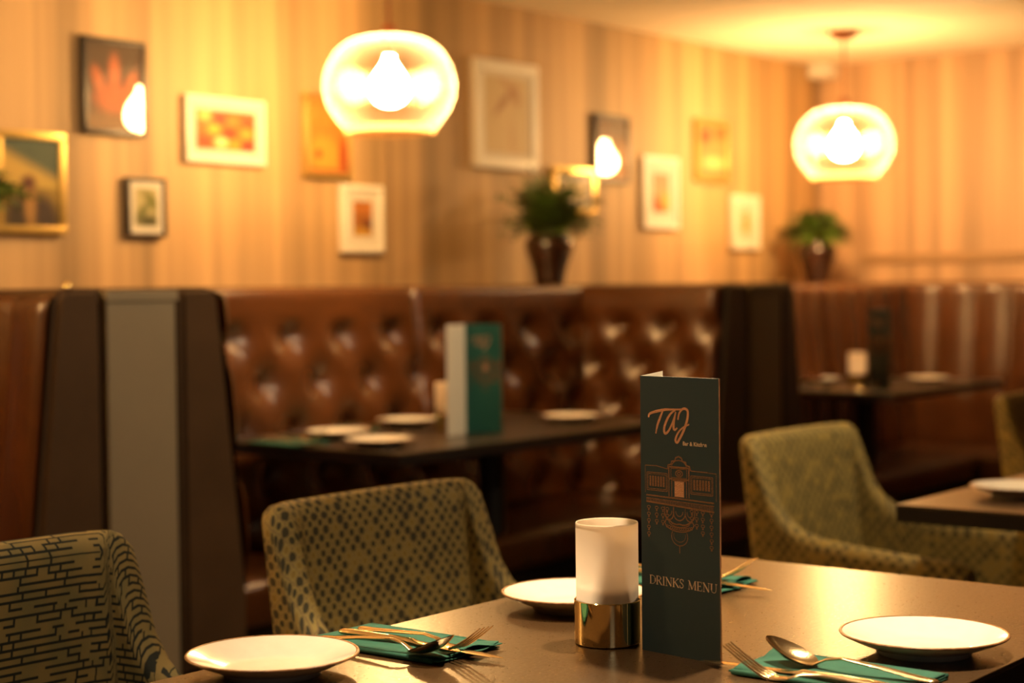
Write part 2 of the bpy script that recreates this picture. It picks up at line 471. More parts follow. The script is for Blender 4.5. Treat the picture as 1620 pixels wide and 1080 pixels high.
# front wall with a real window opening behind the camera
fb = MB()
for (x0, x1, z0, z1) in [(XL, -9.7, 0, CH), (-8.3, 0.1, 0, CH), (-9.7, -8.3, 0, 0.85), (-9.7, -8.3, 2.1, CH)]:
    fb.box(x0, x1, -SB - 0.1, -SB, z0, z1)
structure(fb.build('wall_front', mat('brown_paint', (0.22, 0.13, 0.07), 0.8)))
wf = MB()
for (x0, x1, z0, z1) in [(-9.7, -9.65, 0.85, 2.1), (-8.35, -8.3, 0.85, 2.1), (-9.65, -8.35, 0.85, 0.9), (-9.65, -8.35, 2.05, 2.1), (-9.02, -8.98, 0.9, 2.05)]:
    wf.box(x0, x1, -SB - 0.06, -SB - 0.01, z0, z1)
structure(wf.build('window_1', WHITEF))
# skirting-height ledge line on the end wall
sbox('trim_1', -0.014, 0, 0.25, SB, 1.255, 1.295, mat('tan_trim', (0.36, 0.22, 0.11), 0.6), 0.004)
tag(sbox('wall_sensor', -0.12, -0.01, 0.02, 0.13, 2.13, 2.20, PLASTIC, 0.012), 'small white plastic sensor box high in the far ceiling corner', 'sensor')
del bpy.data.objects['wall_sensor']['kind']

# ---------------------------------------------------------------- upholstery surfaces
def tuft_depth(u, v, pu, pv, D, edge):
    # pv here is twice the row pitch; buttons where a and b are both whole
    a = u / pu + v / pv; b = u / pu - v / pv
    fa, fb = a - round(a), b - round(b)
    du, dv = (fa + fb) / 2 * pu, (fa - fb) / 2 * pv
    best = 1e9
    for ku, kv in ((0, 0), (pu / 2, pv / 2), (-pu / 2, pv / 2), (pu / 2, -pv / 2), (-pu / 2, -pv / 2)):
        best = min(best, math.hypot(du - ku, dv - kv))
    dimple = 1 - math.exp(-(best / 0.044) ** 1.3)
    pleat = (abs(math.sin(PI * a)) * abs(math.sin(PI * b))) ** 0.25
    return D * (0.86 * dimple + 0.14 * pleat)

def padded_face(name, parent, origin, U, V, Nn, W, H, style, m, pu=0.2, pv=0.133, D=0.022, top=0.10, nu=0, nv=0, off=(0.0, 0.0), roll=0.03, dirs=1):
    """a padded face: origin bottom corner, U across, V up the slanted face, Nn outward; returns button places"""
    U, V, Nn, O = Vector(U), Vector(V), Vector(Nn), Vector(origin)
    nu = nu or max(12, int(W / 0.012)); nv = nv or int(H / 0.012)
    vs = []; fs = []
    for j in range(nv + 1):
        v = H * j / nv
        for i in range(nu + 1):
            u = W * i / nu
            if style == 'tufted':
                vv = v - off[1]; uu = u - off[0]
                d = tuft_depth(uu, vv, pu * 2 / 2, pv * 2, D, 0)
                k = max(0, min(1, (H - top - v) / 0.05))
                plain = D * 0.95
                d = d * k + plain * (1 - k)
            else:
                d = D * abs(math.sin(PI * (u - off[0]) / pu)) ** 0.4
                k = max(0, min(1, (H - 0.0 - v) / 0.03)); d *= 0.3 + 0.7 * k
            e = min(u, W - u) / 0.010
            if e < 1: d *= math.sqrt(max(0, 1 - (1 - e) ** 2)) * 0.5 + 0.5
            t = (H - v)
            rr = roll
            if t < rr: d -= rr - math.sqrt(max(0, rr * rr - (rr - t) ** 2))
            vs.append(O + U * u + V * v + Nn * d)
    for j in range(nv):
        for i in range(nu):
            a = j * (nu + 1) + i
            q = (a, a + 1, a + nu + 2, a + nu + 1)
            fs.append(q if dirs > 0 else q[::-1])
    o = mk(name, vs, fs, m, parent, True)
    btn = []
    if style == 'tufted':
        # vertices of the diamond lattice: u/pu + v/(2pv) and u/pu - v/(2pv) both whole
        for jj in range(0, int(H / pv) + 2):
            v = jj * pv + off[1]
            if v < 0.04 or v > H - top + 0.005: continue
            for ii in range(-1, int(W / pu) + 2):
                u = (ii + (0.5 if jj % 2 else 0.0)) * pu + off[0]
                if 0.03 < u < W - 0.03: btn.append(O + U * u + V * v + Nn * 0.004)
    return o, btn

BUTTON = None
def add_buttons(parent, pts, Nn):
    global BUTTON
    q = Vector(Nn).to_track_quat('Z', 'Y').to_euler()
    for p in pts:
        if BUTTON is None:
            b = MB(); b.lathe([(0.0, 0.006), (0.006, 0.0055), (0.011, 0.003), (0.012, 0.0)], 12)
            o = b.build('button', LEATHER, parent, True); BUTTON = o.data
        else:
            o = bpy.data.objects.new('button', BUTTON); COL.objects.link(o); o.parent = parent
        o.location = p; o.rotation_euler = q

TOPZ = 1.165
def slanted(z0, z1, run):
    h = z1 - z0; L = math.hypot(h, run)
    return Vector((0, 0, h / L)), run / L, L

def divider(r_a, r_b, label, left_style, right_style, left_w, right_w, s_end=1.0, s0=0.0, lm=LEATHER_DK):
    """back-to-back bench end.  r_a..r_b outer faces at the top"""
    root = thing('booth_divider', P((r_a + r_b) / 2, 0, 0), label, 'booth divider')
    cx = (r_a + r_b) / 2
    a, b = r_a - cx, r_b - cx
    pa, pb = a + left_w, b - right_w
    m = MB(); m.box(pa + 0.012, pb - 0.012, -s_end + 0.02, -s0 - 0.002, 0, TOPZ - 0.01); m.build('core', PANELDK, root)
    m = MB(); m.box(pa + 0.008, pb - 0.022, -s_end - 0.006, -s_end + 0.02, 0.0, TOPZ - 0.03, bev=0.003); m.build('end_panel', PANELM, root)
    m = MB(); m.box(pa + 0.004, pb - 0.016, -s_end - 0.010, -s0 - 0.002, TOPZ - 0.03, TOPZ - 0.006, bev=0.003); m.build('top_rail', PANELM, root)
    for side in (-1, 1):
        top_out = a if side < 0 else b
        inn = pa if side < 0 else pb
        run = 0.075
        bot_out = top_out + side * run
        zb = 0.46
        # wedge-shaped cushion: profile in X-Z pushed along Y with rounded top corner
        prof = []
        R_ = 0.035
        prof += [(inn, 0.30), (bot_out, 0.30), (bot_out, zb)]
        for k in range(0, 7):
            t = PI / 2 * k / 6
            prof.append((top_out - side * R_ + side * R_ * math.cos(t), TOPZ - R_ + R_ * math.sin(t)))
        prof += [(inn, TOPZ)]
        n = len(prof); v = []
        for y in (-s_end, -s0 - 0.002):
            v += [Vector((x, y, z)) for x, z in prof]
        f = [tuple(range(n)), tuple(range(2 * n - 1, n - 1, -1))] + [(i, i + n, (i + 1) % n + n, (i + 1) % n) for i in range(n)]
        if side > 0: f = [q[::-1] for q in f]
        bm = bmesh.new()
        bv = [bm.verts.new(x) for x in v]
        for q in f: bm.faces.new([bv[i] for i in q])
        bmesh.ops.recalc_face_normals(bm, faces=bm.faces)
        ed = [e for e in bm.edges if abs(e.verts[0].co.y + s_end) < 1e-5 and abs(e.verts[1].co.y + s_end) < 1e-5]
        bmesh.ops.bevel(bm, geom=ed, offset=0.012, segments=3, affect='EDGES')
        me = bpy.data.meshes.new('backrest_side'); bm.to_mesh(me); bm.free()
        me.materials.append(lm)
        o = bpy.data.objects.new('backrest_side', me); COL.objects.link(o); o.parent = root
        autosmooth(o, 35)
        # padded face on the outer slanted side
        style = left_style if side < 0 else right_style
        if style:
            vdir = Vector((-side * run, 0, TOPZ - zb)); Hh = vdir.length; vdir.normalize()
            nn = Vector((side * (TOPZ - zb), 0, run)).normalized()
            s_in = 0.40
            W = s_end - s_in - 0.012
            if side < 0:
                org = (bot_out - 0.001, -s_in, zb); U = (0, -1, 0)
            else:
                org = (bot_out + 0.001, -s_end + 0.012, zb); U = (0, 1, 0)
            pf, bt = padded_face('tufted_face' if style == 'tufted' else 'channelled_face', root, org, U, vdir, nn, W, Hh - 0.006, style, LEATHER,
                                 pu=0.19 if style == 'tufted' else 0.15, off=(0.02, 0.032), D=0.042 if style == 'tufted' else 0.02, top=0.08)
            if style == 'tufted': add_buttons(root, bt, nn)
    return root

d1 = divider(-5.150, -4.700, 'booth divider nearest the camera, pale taupe panel between brown leather sides', 'channel', 'tufted', 0.117, 0.115)
d2 = divider(-2.490, -2.020, 'far dark booth divider standing behind the teal menu', 'tufted', 'channel', 0.144, 0.09, lm=mat('near_black_leather_side', (0.022, 0.014, 0.009), 0.5, bump=0.3, bscale=150))
DKP = mat('dark_olive_panel', (0.11, 0.085, 0.045), 0.6)
for ch in [x for x in bpy.data.objects if x.parent == d2]:
    if ch.name.startswith(('end_panel', 'top_rail')): ch.data.materials[0] = DKP

def wall_bench(r0, r1, s_back, label, style, splits, ext0, ext1, seat_d=0.46, s_wall=0.0, name='booth_bench'):
    root = thing(name, P((r0 + r1) / 2, s_back, 0), label, 'bench')
    cx = (r0 + r1) / 2
    run = 0.07; zb = 0.46
    m = MB()
    if r0 < STEP_R < r1:
        m.box(r0 - cx, STEP_R - cx, 0.004, s_back - STEP_S - 0.002, 0, TOPZ - 0.004); m.box(STEP_R - cx + .001, r1 - cx, 0.004, s_back - 0.002, 0, TOPZ - 0.004)
    else:
        m.box(r0 - cx, r1 - cx, 0.004, s_back - s_wall - 0.002, 0, TOPZ - 0.004)
    m.build('ledge', LEDGE, root)
    edges = [r0] + list(splits) + [r1]
    for a, b in zip(edges[:-1], edges[1:]):
        vdir = Vector((0, run, TOPZ - zb)); Hh = vdir.length; vdir.normalize()
        nn = Vector((0, -(TOPZ - zb), run)).normalized()
        n = max(1, round((b - a) / (0.225 if style == 'tufted' else 0.17)))
        pu = (b - a) / n if style == 'tufted' else (b - a) / n
        pf, bt = padded_face('tufted_back' if style == 'tufted' else 'channelled_back', root, (a - cx, -run, zb), (1, 0, 0), vdir, nn, b - a, Hh, style, LEATHER,
                             pu=pu, off=((pu * 0.5, 0.032) if style == 'tufted' else (0, 0)), D=0.044 if style == 'tufted' else 0.022, top=0.08)
        if style == 'tufted': add_buttons(root, bt, nn)
        # solid behind the slanted face
        mm = MB()
        mm.add([(a - cx, 0.003, 0.3), (b - cx, 0.003, 0.3), (b - cx, 0.003, TOPZ - 0.03), (a - cx, 0.003, TOPZ - 0.03), (a - cx, -run, 0.3), (b - cx, -run, 0.3), (b - cx, -run, zb), (a - cx, -run, zb)],
               [(0, 1, 2, 3), (4, 7, 6, 5), (0, 3, 7, 4), (1, 5, 6, 2), (3, 2, 6, 7), (0, 4, 5, 1)])
        mm.build('backrest_core', LEATHER_DK, root)
    m = MB(); m.box(r0 - cx + ext0, r1 - cx - ext1, -run - seat_d, -run + 0.03, 0.34, 0.455, bev=0.03); autosmooth(m.build('seat', LEATHER, root))
    m = MB(); m.box(r0 - cx + ext0, r1 - cx - ext1, -run - seat_d + 0.05, 0.0, 0.0, 0.34); m.build('plinth', PANELDK, root)
    return root

wall_bench(-4.700, -2.490, 0.40, 'button-tufted tan leather bench along the wall behind the nearer booth table', 'tufted', (-3.40,), 0.02, 0.02)
wall_bench(-8.0, -5.150, 0.40, 'channelled tan leather wall bench left of the pale taupe divider', 'channel', (-6.6,), 0.0, 0.02, s_wall=STEP_S)
wall_bench(-2.020, -0.22, 0.56, 'channel-stitched tan leather bench along the picture wall in the far booth', 'channel', (-1.05,), 0.02, 0.0)

# bench along the end wall (far booth): backrest facing the camera
def end_bench():
    root = thing('booth_bench', P(-0.1, 1.3, 0), 'channel-stitched tan leather bench against the far end wall', 'bench')
    oy = 1.3
    s0, s1 = 0.56, 2.6
    m = MB(); m.box(-0.115, 0.098, -s1 + oy, -0.0 + oy - 0.002, 0, TOPZ - 0.002); m.build('ledge', LEDGE, root)
    run = 0.07; zb = 0.46
    vdir = Vector((run, 0, TOPZ - zb)); Hh = vdir.length; vdir.normalize()
    nn = Vector((-(TOPZ - zb), 0, run)).normalized()
    padded_face('channelled_back', root, (-0.12 - run, -s0 + oy, zb), (0, -1, 0), vdir, nn, s1 - s0, Hh, 'channel', LEATHER, pu=0.17, D=0.022)
    m = MB(); m.box(-0.12 - run - 0.44, -0.12 - run + 0.03, -s1 + oy, -s0 + oy - 0.55, 0.34, 0.455, bev=0.03); autosmooth(m.build('seat', LEATHER, root))
    m = MB(); m.box(-0.12 - run - 0.39, -0.116, -s1 + oy, -s0 + oy - 0.55, 0, 0.34); m.build('plinth', PANELDK, root)
    return root
end_bench()

# side benches' seats against the dividers
def side_seat(r0, r1, s0, s1, label):
    root = thing('side_bench', P((r0 + r1) / 2, (s0 + s1) / 2, 0), label, 'bench')
    w, d = (r1 - r0) / 2, (s1 - s0) / 2
    m = MB(); m.box(-w, w, -d, d, 0.34, 0.455, bev=0.03); autosmooth(m.build('seat', LEATHER, root))
    m = MB(); m.box(-w + 0.04, w, -d + 0.03, d, 0, 0.34); m.build('plinth', PANELDK, root)
side_seat(-3.02, -2.57, 0.935, 1.0 + 0.16, 'short tan leather seat against the far dark divider, behind the teal menu')

# brass domes on the bench tops, added to stand for highlights there
for (r, s, lab) in [(-5.165, 0.985, 'tiny brass dome added for a glint on top of the brown bench left of the taupe panel'), (-2.09, 0.985, 'tiny brass dome added for a glint on the top corner of the far dark divider')]:
    m = MB(); m.lathe([(0.0, 0.014), (0.006, 0.012), (0.009, 0.006), (0.009, 0.0)], 16)
    o = m.build('glint_dome', BRASS, None, True); o.location = P(r if r < -4 else r, s, TOPZ if r > -4 else TOPZ)
    if r < -4: o.location = P(-5.11, 0.985, TOPZ)
    tag(o, lab, 'stud')

# ---------------------------------------------------------------- pictures
def hexgrid(w, h):
    y, x = np.mgrid[0:h, 0:w]
    return (x + 0.5) / w, 1 - (y + 0.5) / h
def blob(x, y, cx, cy, rx, ry, soft=0.5, rot=0.0):
    c, s_ = math.cos(rot), math.sin(rot)
    u = ((x - cx) * c + (y - cy) * s_) / rx; v = (-(x - cx) * s_ + (y - cy) * c) / ry
    d = np.sqrt(u * u + v * v)
    return np.clip((1 + soft - d) / (2 * soft + 1e-6), 0, 1)[..., None]
def mixc(img, a, c): return img * (1 - a) + np.array(c, float) * a
RNG = np.random.default_rng(3)
def noise(h, w, n):
    g = RNG.random((n, n)); yy = np.linspace(0, n - 1.001, h); xx = np.linspace(0, n - 1.001, w)
    y0 = yy.astype(int); x0 = xx.astype(int); fy = (yy - y0)[:, None]; fx = (xx - x0)[None]
    return (g[np.ix_(y0, x0)] * (1 - fy) * (1 - fx) + g[np.ix_(y0 + 1, x0)] * fy * (1 - fx) + g[np.ix_(y0, x0 + 1)] * (1 - fy) * fx + g[np.ix_(y0 + 1, x0 + 1)] * fy * fx)[..., None]

def paint(kind):
    w, h = 44, 56
    x, y = hexgrid(w, h)
    X = x[..., None]; Y = y[..., None]
    img = np.ones((h, w, 3)) * 0.5
    if kind == 'figure':
        img = np.where(Y > 0.45, np.array([0.62, 0.42, 0.10]), np.array([0.30, 0.19, 0.03])) * np.ones((h, w, 3))
        img = mixc(img, np.clip((Y - 0.62 + 0.35 * (X - 0.5)) * 6, 0, 1), (0.07, 0.11, 0.08))
        img = mixc(img, np.clip(1 - abs(Y - 0.47) * 9, 0, 1) * 0.6, (0.50, 0.36, 0.07))
        img = mixc(img, blob(x, y, 0.28, 0.14, 0.25, 0.20, .4, .7), (0.035, 0.022, 0.012))
        img = mixc(img, blob(x, y, 0.72, 0.14, 0.28, 0.20, .4, -.7), (0.035, 0.018, 0.016))
        img = mixc(img, blob(x, y, 0.48, 0.25, 0.10, 0.22, .4), (0.42, 0.22, 0.06))
        img = mixc(img, blob(x, y, 0.46, 0.50, 0.12, 0.08, .5), (0.10, 0.015, 0.012))
    elif kind == 'leaf':
        img = np.ones((h, w, 3)) * np.array([0.06, 0.028, 0.012])
        for (cx, cy, rx, ry, ro) in [(0.5, 0.62, 0.10, 0.24, 0), (0.22, 0.55, 0.09, 0.18, .5), (0.78, 0.52, 0.09, 0.18, -.5), (0.5, 0.35, 0.34, 0.16, 0)]:
            img = mixc(img, blob(x, y, cx, cy, rx, ry, .35, ro), (0.50, 0.13, 0.045))
        img = mixc(img, np.clip((0.30 - Y) * 5, 0, 1) * 0.6, (0.36, 0.20, 0.09))
    elif kind == 'fruit':
        img = np.ones((h, w, 3)) * np.array([0.48, 0.13, 0.02]) * (0.7 + 0.6 * noise(h, w, 7))
        for i, (cx, cy, c) in enumerate([(0.15, 0.85, (0.75, 0.55, 0.15)), (0.3, 0.52, (0.72, 0.42, 0.05)), (0.42, 0.2, (0.85, 0.72, 0.30)), (0.64, 0.16, (0.62, 0.30, 0.03)), (0.62, 0.75, (0.55, 0.22, 0.04)), (0.85, 0.78, (0.45, 0.08, 0.03)), (0.55, 0.45, (0.55, 0.05, 0.02)), (0.84, 0.46, (0.62, 0.32, 0.05)), (0.86, 0.16, (0.22, 0.04, 0.03)), (0.4, 0.8, (0.3, 0.05, 0.03)), (0.14, 0.2, (0.60, 0.06, 0.02))]):
            img = mixc(img, blob(x, y, cx, cy, 0.11, 0.13, .25), c)
    elif kind == 'sunflower':
        img = np.ones((h, w, 3)) * np.array([0.55, 0.24, 0.04]) * (0.8 + 0.4 * noise(h, w, 8))
        img = mixc(img, blob(x, y, 0.40, 0.25, 0.36, 0.22, .3), (0.66, 0.33, 0.05))
        img = mixc(img, blob(x, y, 0.25, 0.25, 0.08, 0.06, .4), (0.09, 0.03, 0.01))
        img = mixc(img, blob(x, y, 0.92, 0.22, 0.14, 0.28, .4), (0.38, 0.06, 0.015))
        img = mixc(img, np.clip((0.08 - Y) * 12, 0, 1), (0.55, 0.10, 0.02))
    elif kind == 'palm':
        img = np.ones((h, w, 3)) * np.array([0.46, 0.40, 0.20])
        img = mixc(img, blob(x, y, 0.75, 0.65, 0.45, 0.16, .5, -.6), (0.13, 0.14, 0.015))
        img = mixc(img, blob(x, y, 0.35, 0.40, 0.35, 0.12, .5, .6), (0.10, 0.12, 0.02))
        img = mixc(img, blob(x, y, 0.6, 0.15, 0.5, 0.16, .5), (0.05, 0.055, 0.012))
    elif kind == 'spice':
        img = np.ones((h, w, 3)) * np.array([0.42, 0.15, 0.03]) * (0.5 + 1.0 * noise(h, w, 6))
        img = mixc(img, blob(x, y, 0.5, 0.12, 0.5, 0.15, .5), (0.55, 0.30, 0.04))
        img = mixc(img, blob(x, y, 0.8, 0.35, 0.3, 0.12, .5), (0.12, 0.03, 0.02))
    elif kind == 'crane':
        img = np.ones((h, w, 3)) * np.array([0.70, 0.56, 0.32])
        img = mixc(img, blob(x, y, 0.40, 0.66, 0.22, 0.05, .6, .7) * 0.8, (0.35, 0.12, 0.06))
        img = mixc(img, blob(x, y, 0.68, 0.78, 0.09, 0.14, .6, .3) * 0.7, (0.45, 0.20, 0.10))
        img = mixc(img, blob(x, y, 0.50, 0.90, 0.22, 0.05, .7, -.5) * 0.5, (0.50, 0.22, 0.10))
        img = mixc(img, blob(x, y, 0.62, 0.20, 0.06, 0.22, .8, .1) * 0.4, (0.52, 0.26, 0.12))
    elif kind == 'sunset':
        img = np.array([0.50, 0.38, 0.18]) * (1 - Y) + np.array([0.42, 0.26, 0.16]) * Y
        img = img * np.ones((h, w, 3))
        img = mixc(img, blob(x, y, 0.30, 0.15, 0.5, 0.20, .4, -.4), (0.62, 0.06, 0.01))
        img = mixc(img, blob(x, y, 0.9, 0.3, 0.4, 0.2, .5), (0.68, 0.40, 0.06))
    elif kind == 'flowers':
        img = np.ones((h, w, 3)) * np.array([0.50, 0.24, 0.08]) * (0.8 + 0.4 * noise(h, w, 6))
        img = mixc(img, blob(x, y, 0.25, 0.78, 0.2, 0.12, .4), (0.34, 0.05, 0.02))
        img = mixc(img, blob(x, y, 0.8, 0.85, 0.2, 0.12, .4), (0.48, 0.10, 0.02))
        img = mixc(img, blob(x, y, 0.55, 0.28, 0.35, 0.12, .4), (0.74, 0.56, 0.22))
    elif kind == 'bottle':
        img = np.ones((h, w, 3)) * np.array([0.72, 0.64, 0.42])
        img = mixc(img, blob(x, y, 0.5, 0.42, 0.20, 0.34, .15), (0.55, 0.33, 0.06))
        img = mixc(img, blob(x, y, 0.5, 0.85, 0.22, 0.05, .3), (0.35, 0.06, 0.02))
    elif kind == 'pale':
        img = np.ones((h, w, 3)) * np.array([0.88, 0.70, 0.38]) * (0.9 + 0.2 * noise(h, w, 5))
    elif kind == 'dusk':
        img = np.ones((h, w, 3)) * np.array([0.10, 0.055, 0.025])
        img = mixc(img, np.clip((0.75 - Y) * 3, 0, 1), (0.42, 0.20, 0.08))
    return img

def print_mesh(name, kind, w, h, parent, y):
    img = paint(kind); hh, ww, _ = img.shape
    vs = []; cols = []
    for j in range(hh):
        for i in range(ww):
            vs.append((-w / 2 + w * i / (ww - 1), y, h / 2 - h * j / (hh - 1)))
            cols.append(img[j, i])
    fs = [(j * ww + i, (j + 1) * ww + i, (j + 1) * ww + i + 1, j * ww + i + 1) for j in range(hh - 1) for i in range(ww - 1)]
    o = mk(name, vs, fs, PRINT, parent)
    ca = o.data.color_attributes.new('Col', 'FLOAT_COLOR', 'POINT')
    flat = np.ones((len(cols), 4), dtype=np.float32); flat[:, :3] = np.array(cols)
    ca.data.foreach_set('color', flat.ravel())
    return o

def picture(r0, r1, z0, z1, wall, kind, fmat, border, mountw, label, depth=0.022, yaw=0.0, tilt=0.0):
    w, h = r1 - r0, z1 - z0
    root = thing('picture_frame', P((r0 + r1) / 2, wall, (z0 + z1) / 2), label, 'picture', yaw, 'framed pictures on the wall')
    root.rotation_euler[0] = tilt
    gap = 0.002 + abs(math.sin(yaw)) * w / 2 + abs(math.sin(tilt)) * h / 2
    yb, yf = -gap, -gap - depth
    m = MB()
    for (x0, x1, a, b) in [(-w / 2, w / 2, h / 2 - border, h / 2), (-w / 2, w / 2, -h / 2, -h / 2 + border), (-w / 2, -w / 2 + border, -h / 2 + border, h / 2 - border), (w / 2 - border, w / 2, -h / 2 + border, h / 2 - border)]:
        m.box(x0, x1, yf, yb, a, b, bev=0.0025)
    autosmooth(m.build('frame', fmat, root))
    iw, ih = w - 2 * border, h - 2 * border
    m = MB(); m.box(-iw / 2, iw / 2, yf + 0.0065, yb - 0.001, -ih / 2, ih / 2); m.build('mount', MOUNT, root)
    print_mesh('print', kind, iw - 2 * mountw, ih - 2 * mountw, root, yf + 0.0058)
    m = MB(); m.add([(-iw / 2, yf + 0.003, -ih / 2), (iw / 2, yf + 0.003, -ih / 2), (iw / 2, yf + 0.003, ih / 2), (-iw / 2, yf + 0.003, ih / 2)], [(0, 1, 2, 3)])
    m.build('glass_pane', PGLASS, root)
    return root

A = STEP_S
picture(-4.745, -4.530, 1.309, 1.573, A, 'figure', GOLDF, 0.020, 0.0, 'gold-framed painting of a figure in a field under a dark sky, at the far left')
picture(-4.468, -4.256, 1.582, 1.840, A, 'leaf', BLACKF, 0.013, 0.0, 'black-framed picture of a red leaf mirroring a glowing lamp')
picture(-4.114, -3.810, 1.524, 1.713, A, 'fruit', WHITEF, 0.016, 0.022, 'wide white-framed picture of red and yellow fruit')
picture(-3.645, -3.440, 1.501, 1.759, A, 'sunflower', GOLDF, 0.018, 0.0, 'gold-framed orange sunflower picture partly behind the nearer lamp')
picture(-4.328, -4.192, 1.308, 1.470, A, 'palm', BLACKF, 0.010, 0.018, 'smallest black-framed picture, green palm leaves in a white mount')
picture(-3.487, -3.298, 1.273, 1.486, A, 'spice', WHITEF, 0.018, 0.034, 'small white-framed orange and brown picture under the nearer lamp')
picture(-2.595, -2.225, 1.592, 1.985, 0, 'crane', WHITEF, 0.040, 0.018, 'largest white-framed picture, a faint pink bird sketch above the vase', depth=0.03)
picture(-2.126, -1.851, 1.440, 1.618, 0, 'pale', GOLDF, 0.022, 0.03, 'wide gold-framed pale picture just behind the plant in the nearer vase', yaw=math.radians(-1.0))
picture(-1.845, -1.608, 1.573, 1.841, 0, 'dusk', BLACKF, 0.016, 0.0, 'black-framed picture right of the nearer plant with a lamp mirrored in its glass')
picture(-1.506, -1.243, 1.397, 1.693, 0, 'sunset', WHITEF, 0.022, 0.045, 'white-framed red and orange picture between the black and gold frames')
picture(-1.102, -0.836, 1.605, 1.874, 0, 'flowers', GOLDF, 0.022, 0.0, 'gold-framed red flower picture left of the far lamp')
picture(-0.810, -0.570, 1.319, 1.558, 0, 'bottle', WHITEF, 0.030, 0.035, 'rightmost white-framed picture, a small yellow bottle on a pale ground')

# ---------------------------------------------------------------- pendant lamps
def pendant(r, s, z, D, label):
    root = thing('pendant_lamp', P(r, s, z), label, 'lamp', 0, 'ribbed glass pendant lamps')
    k = D / 0.375
    prof = [(0.042, 0.128), (0.075, 0.127), (0.105, 0.119), (0.132, 0.103), (0.155, 0.080), (0.172, 0.052), (0.183, 0.020), (0.1875, -0.012),
            (0.184, -0.042), (0.174, -0.070), (0.158, -0.097), (0.138, -0.122), (0.126, -0.134)]
    # refine the profile
    pr = []
    for i in range(len(prof) - 1):
        for t in (0, 0.5): pr.append((prof[i][0] * (1 - t) + prof[i + 1][0] * t, prof[i][1] * (1 - t) + prof[i + 1][1] * t))
    pr.append(prof[-1])
    m = MB(); m.lathe([(a * k, b * k) for a, b in pr], 288, ribs=48, amp=0.0018 * k)
    m.build('glass_shade', SHADE, root, True)
    m = MB(); m.lathe([(0.124 * k, -0.130 * k), (0.131 * k, -0.128 * k), (0.129 * k, -0.144 * k), (0.122 * k, -0.146 * k), (0.124 * k, -0.130 * k)], 96)
    m.build('shade_rim', RIMGLASS, root, True)
    m = MB(); m.lathe([(0.0, 0.165 * k), (0.018 * k, 0.163 * k), (0.022 * k, 0.135 * k), (0.046 * k, 0.131 * k), (0.046 * k, 0.125 * k), (0.022 * k, 0.122 * k), (0.020 * k, 0.075 * k), (0.0, 0.074 * k)], 32)
    autosmooth(m.build('lamp_holder', ROSE, root))
    m = MB(); m.lathe([(0.0, 0.078 * k), (0.014 * k, 0.075 * k), (0.016 * k, 0.060 * k), (0.028 * k, 0.042 * k), (0.046 * k, 0.016 * k), (0.056 * k, -0.012 * k), (0.053 * k, -0.038 * k), (0.039 * k, -0.058 * k), (0.018 * k, -0.068 * k), (0.0, -0.070 * k)], 32)
    m.build('bulb', BULBM, root, True)
    m = MB(); m.tube([(0, 0, 0.16 * k), (0, 0, CH - z - 0.02)], 0.004, 8); m.build('cable', CABLE, root, True)
    m = MB(); m.lathe([(0.0, CH - z - 0.035), (0.03, CH - z - 0.033), (0.055, CH - z - 0.02), (0.06, CH - z)], 32); m.build('ceiling_rose', ROSE, root, True)
    return root
pendant(-3.838, 0.745, 1.726, 0.362, 'amber ribbed glass pendant lamp hanging over the nearer booth, largest in view')
pendant(-0.925, 0.626, 1.748, 0.398, 'far amber ribbed glass pendant lamp hanging in front of the end wall')
pendant(-6.45, 0.69, 1.74, 0.375, 'amber ribbed glass pendant lamp beyond the left edge over the left booth')

# ceiling trims for the downlights and for the added fill spots
for (r, s, tr, ts, pw, cone), lab in zip(DOWNLIGHTS_AND_FILLS, ['over the front table', 'over the left end of the front table', 'over the right-hand table', 'for an added wash in front of the pale taupe divider', 'in front of the far vase', 'for an added wash before the end wall', 'for added fill behind the tables, turned to the divider', 'for added fill in front of the nearer booth table']):
    m = MB(); m.lathe([(0.034, -0.001), (0.044, -0.004), (0.047, -0.001), (0.047, 0.0)], 32)
    o = m.build('downlight_and_fill_ring', BRASS, None, True); o.location = P(r, s, CH)
    tag(o, 'round ceiling downlight ring ' + lab, 'downlight')

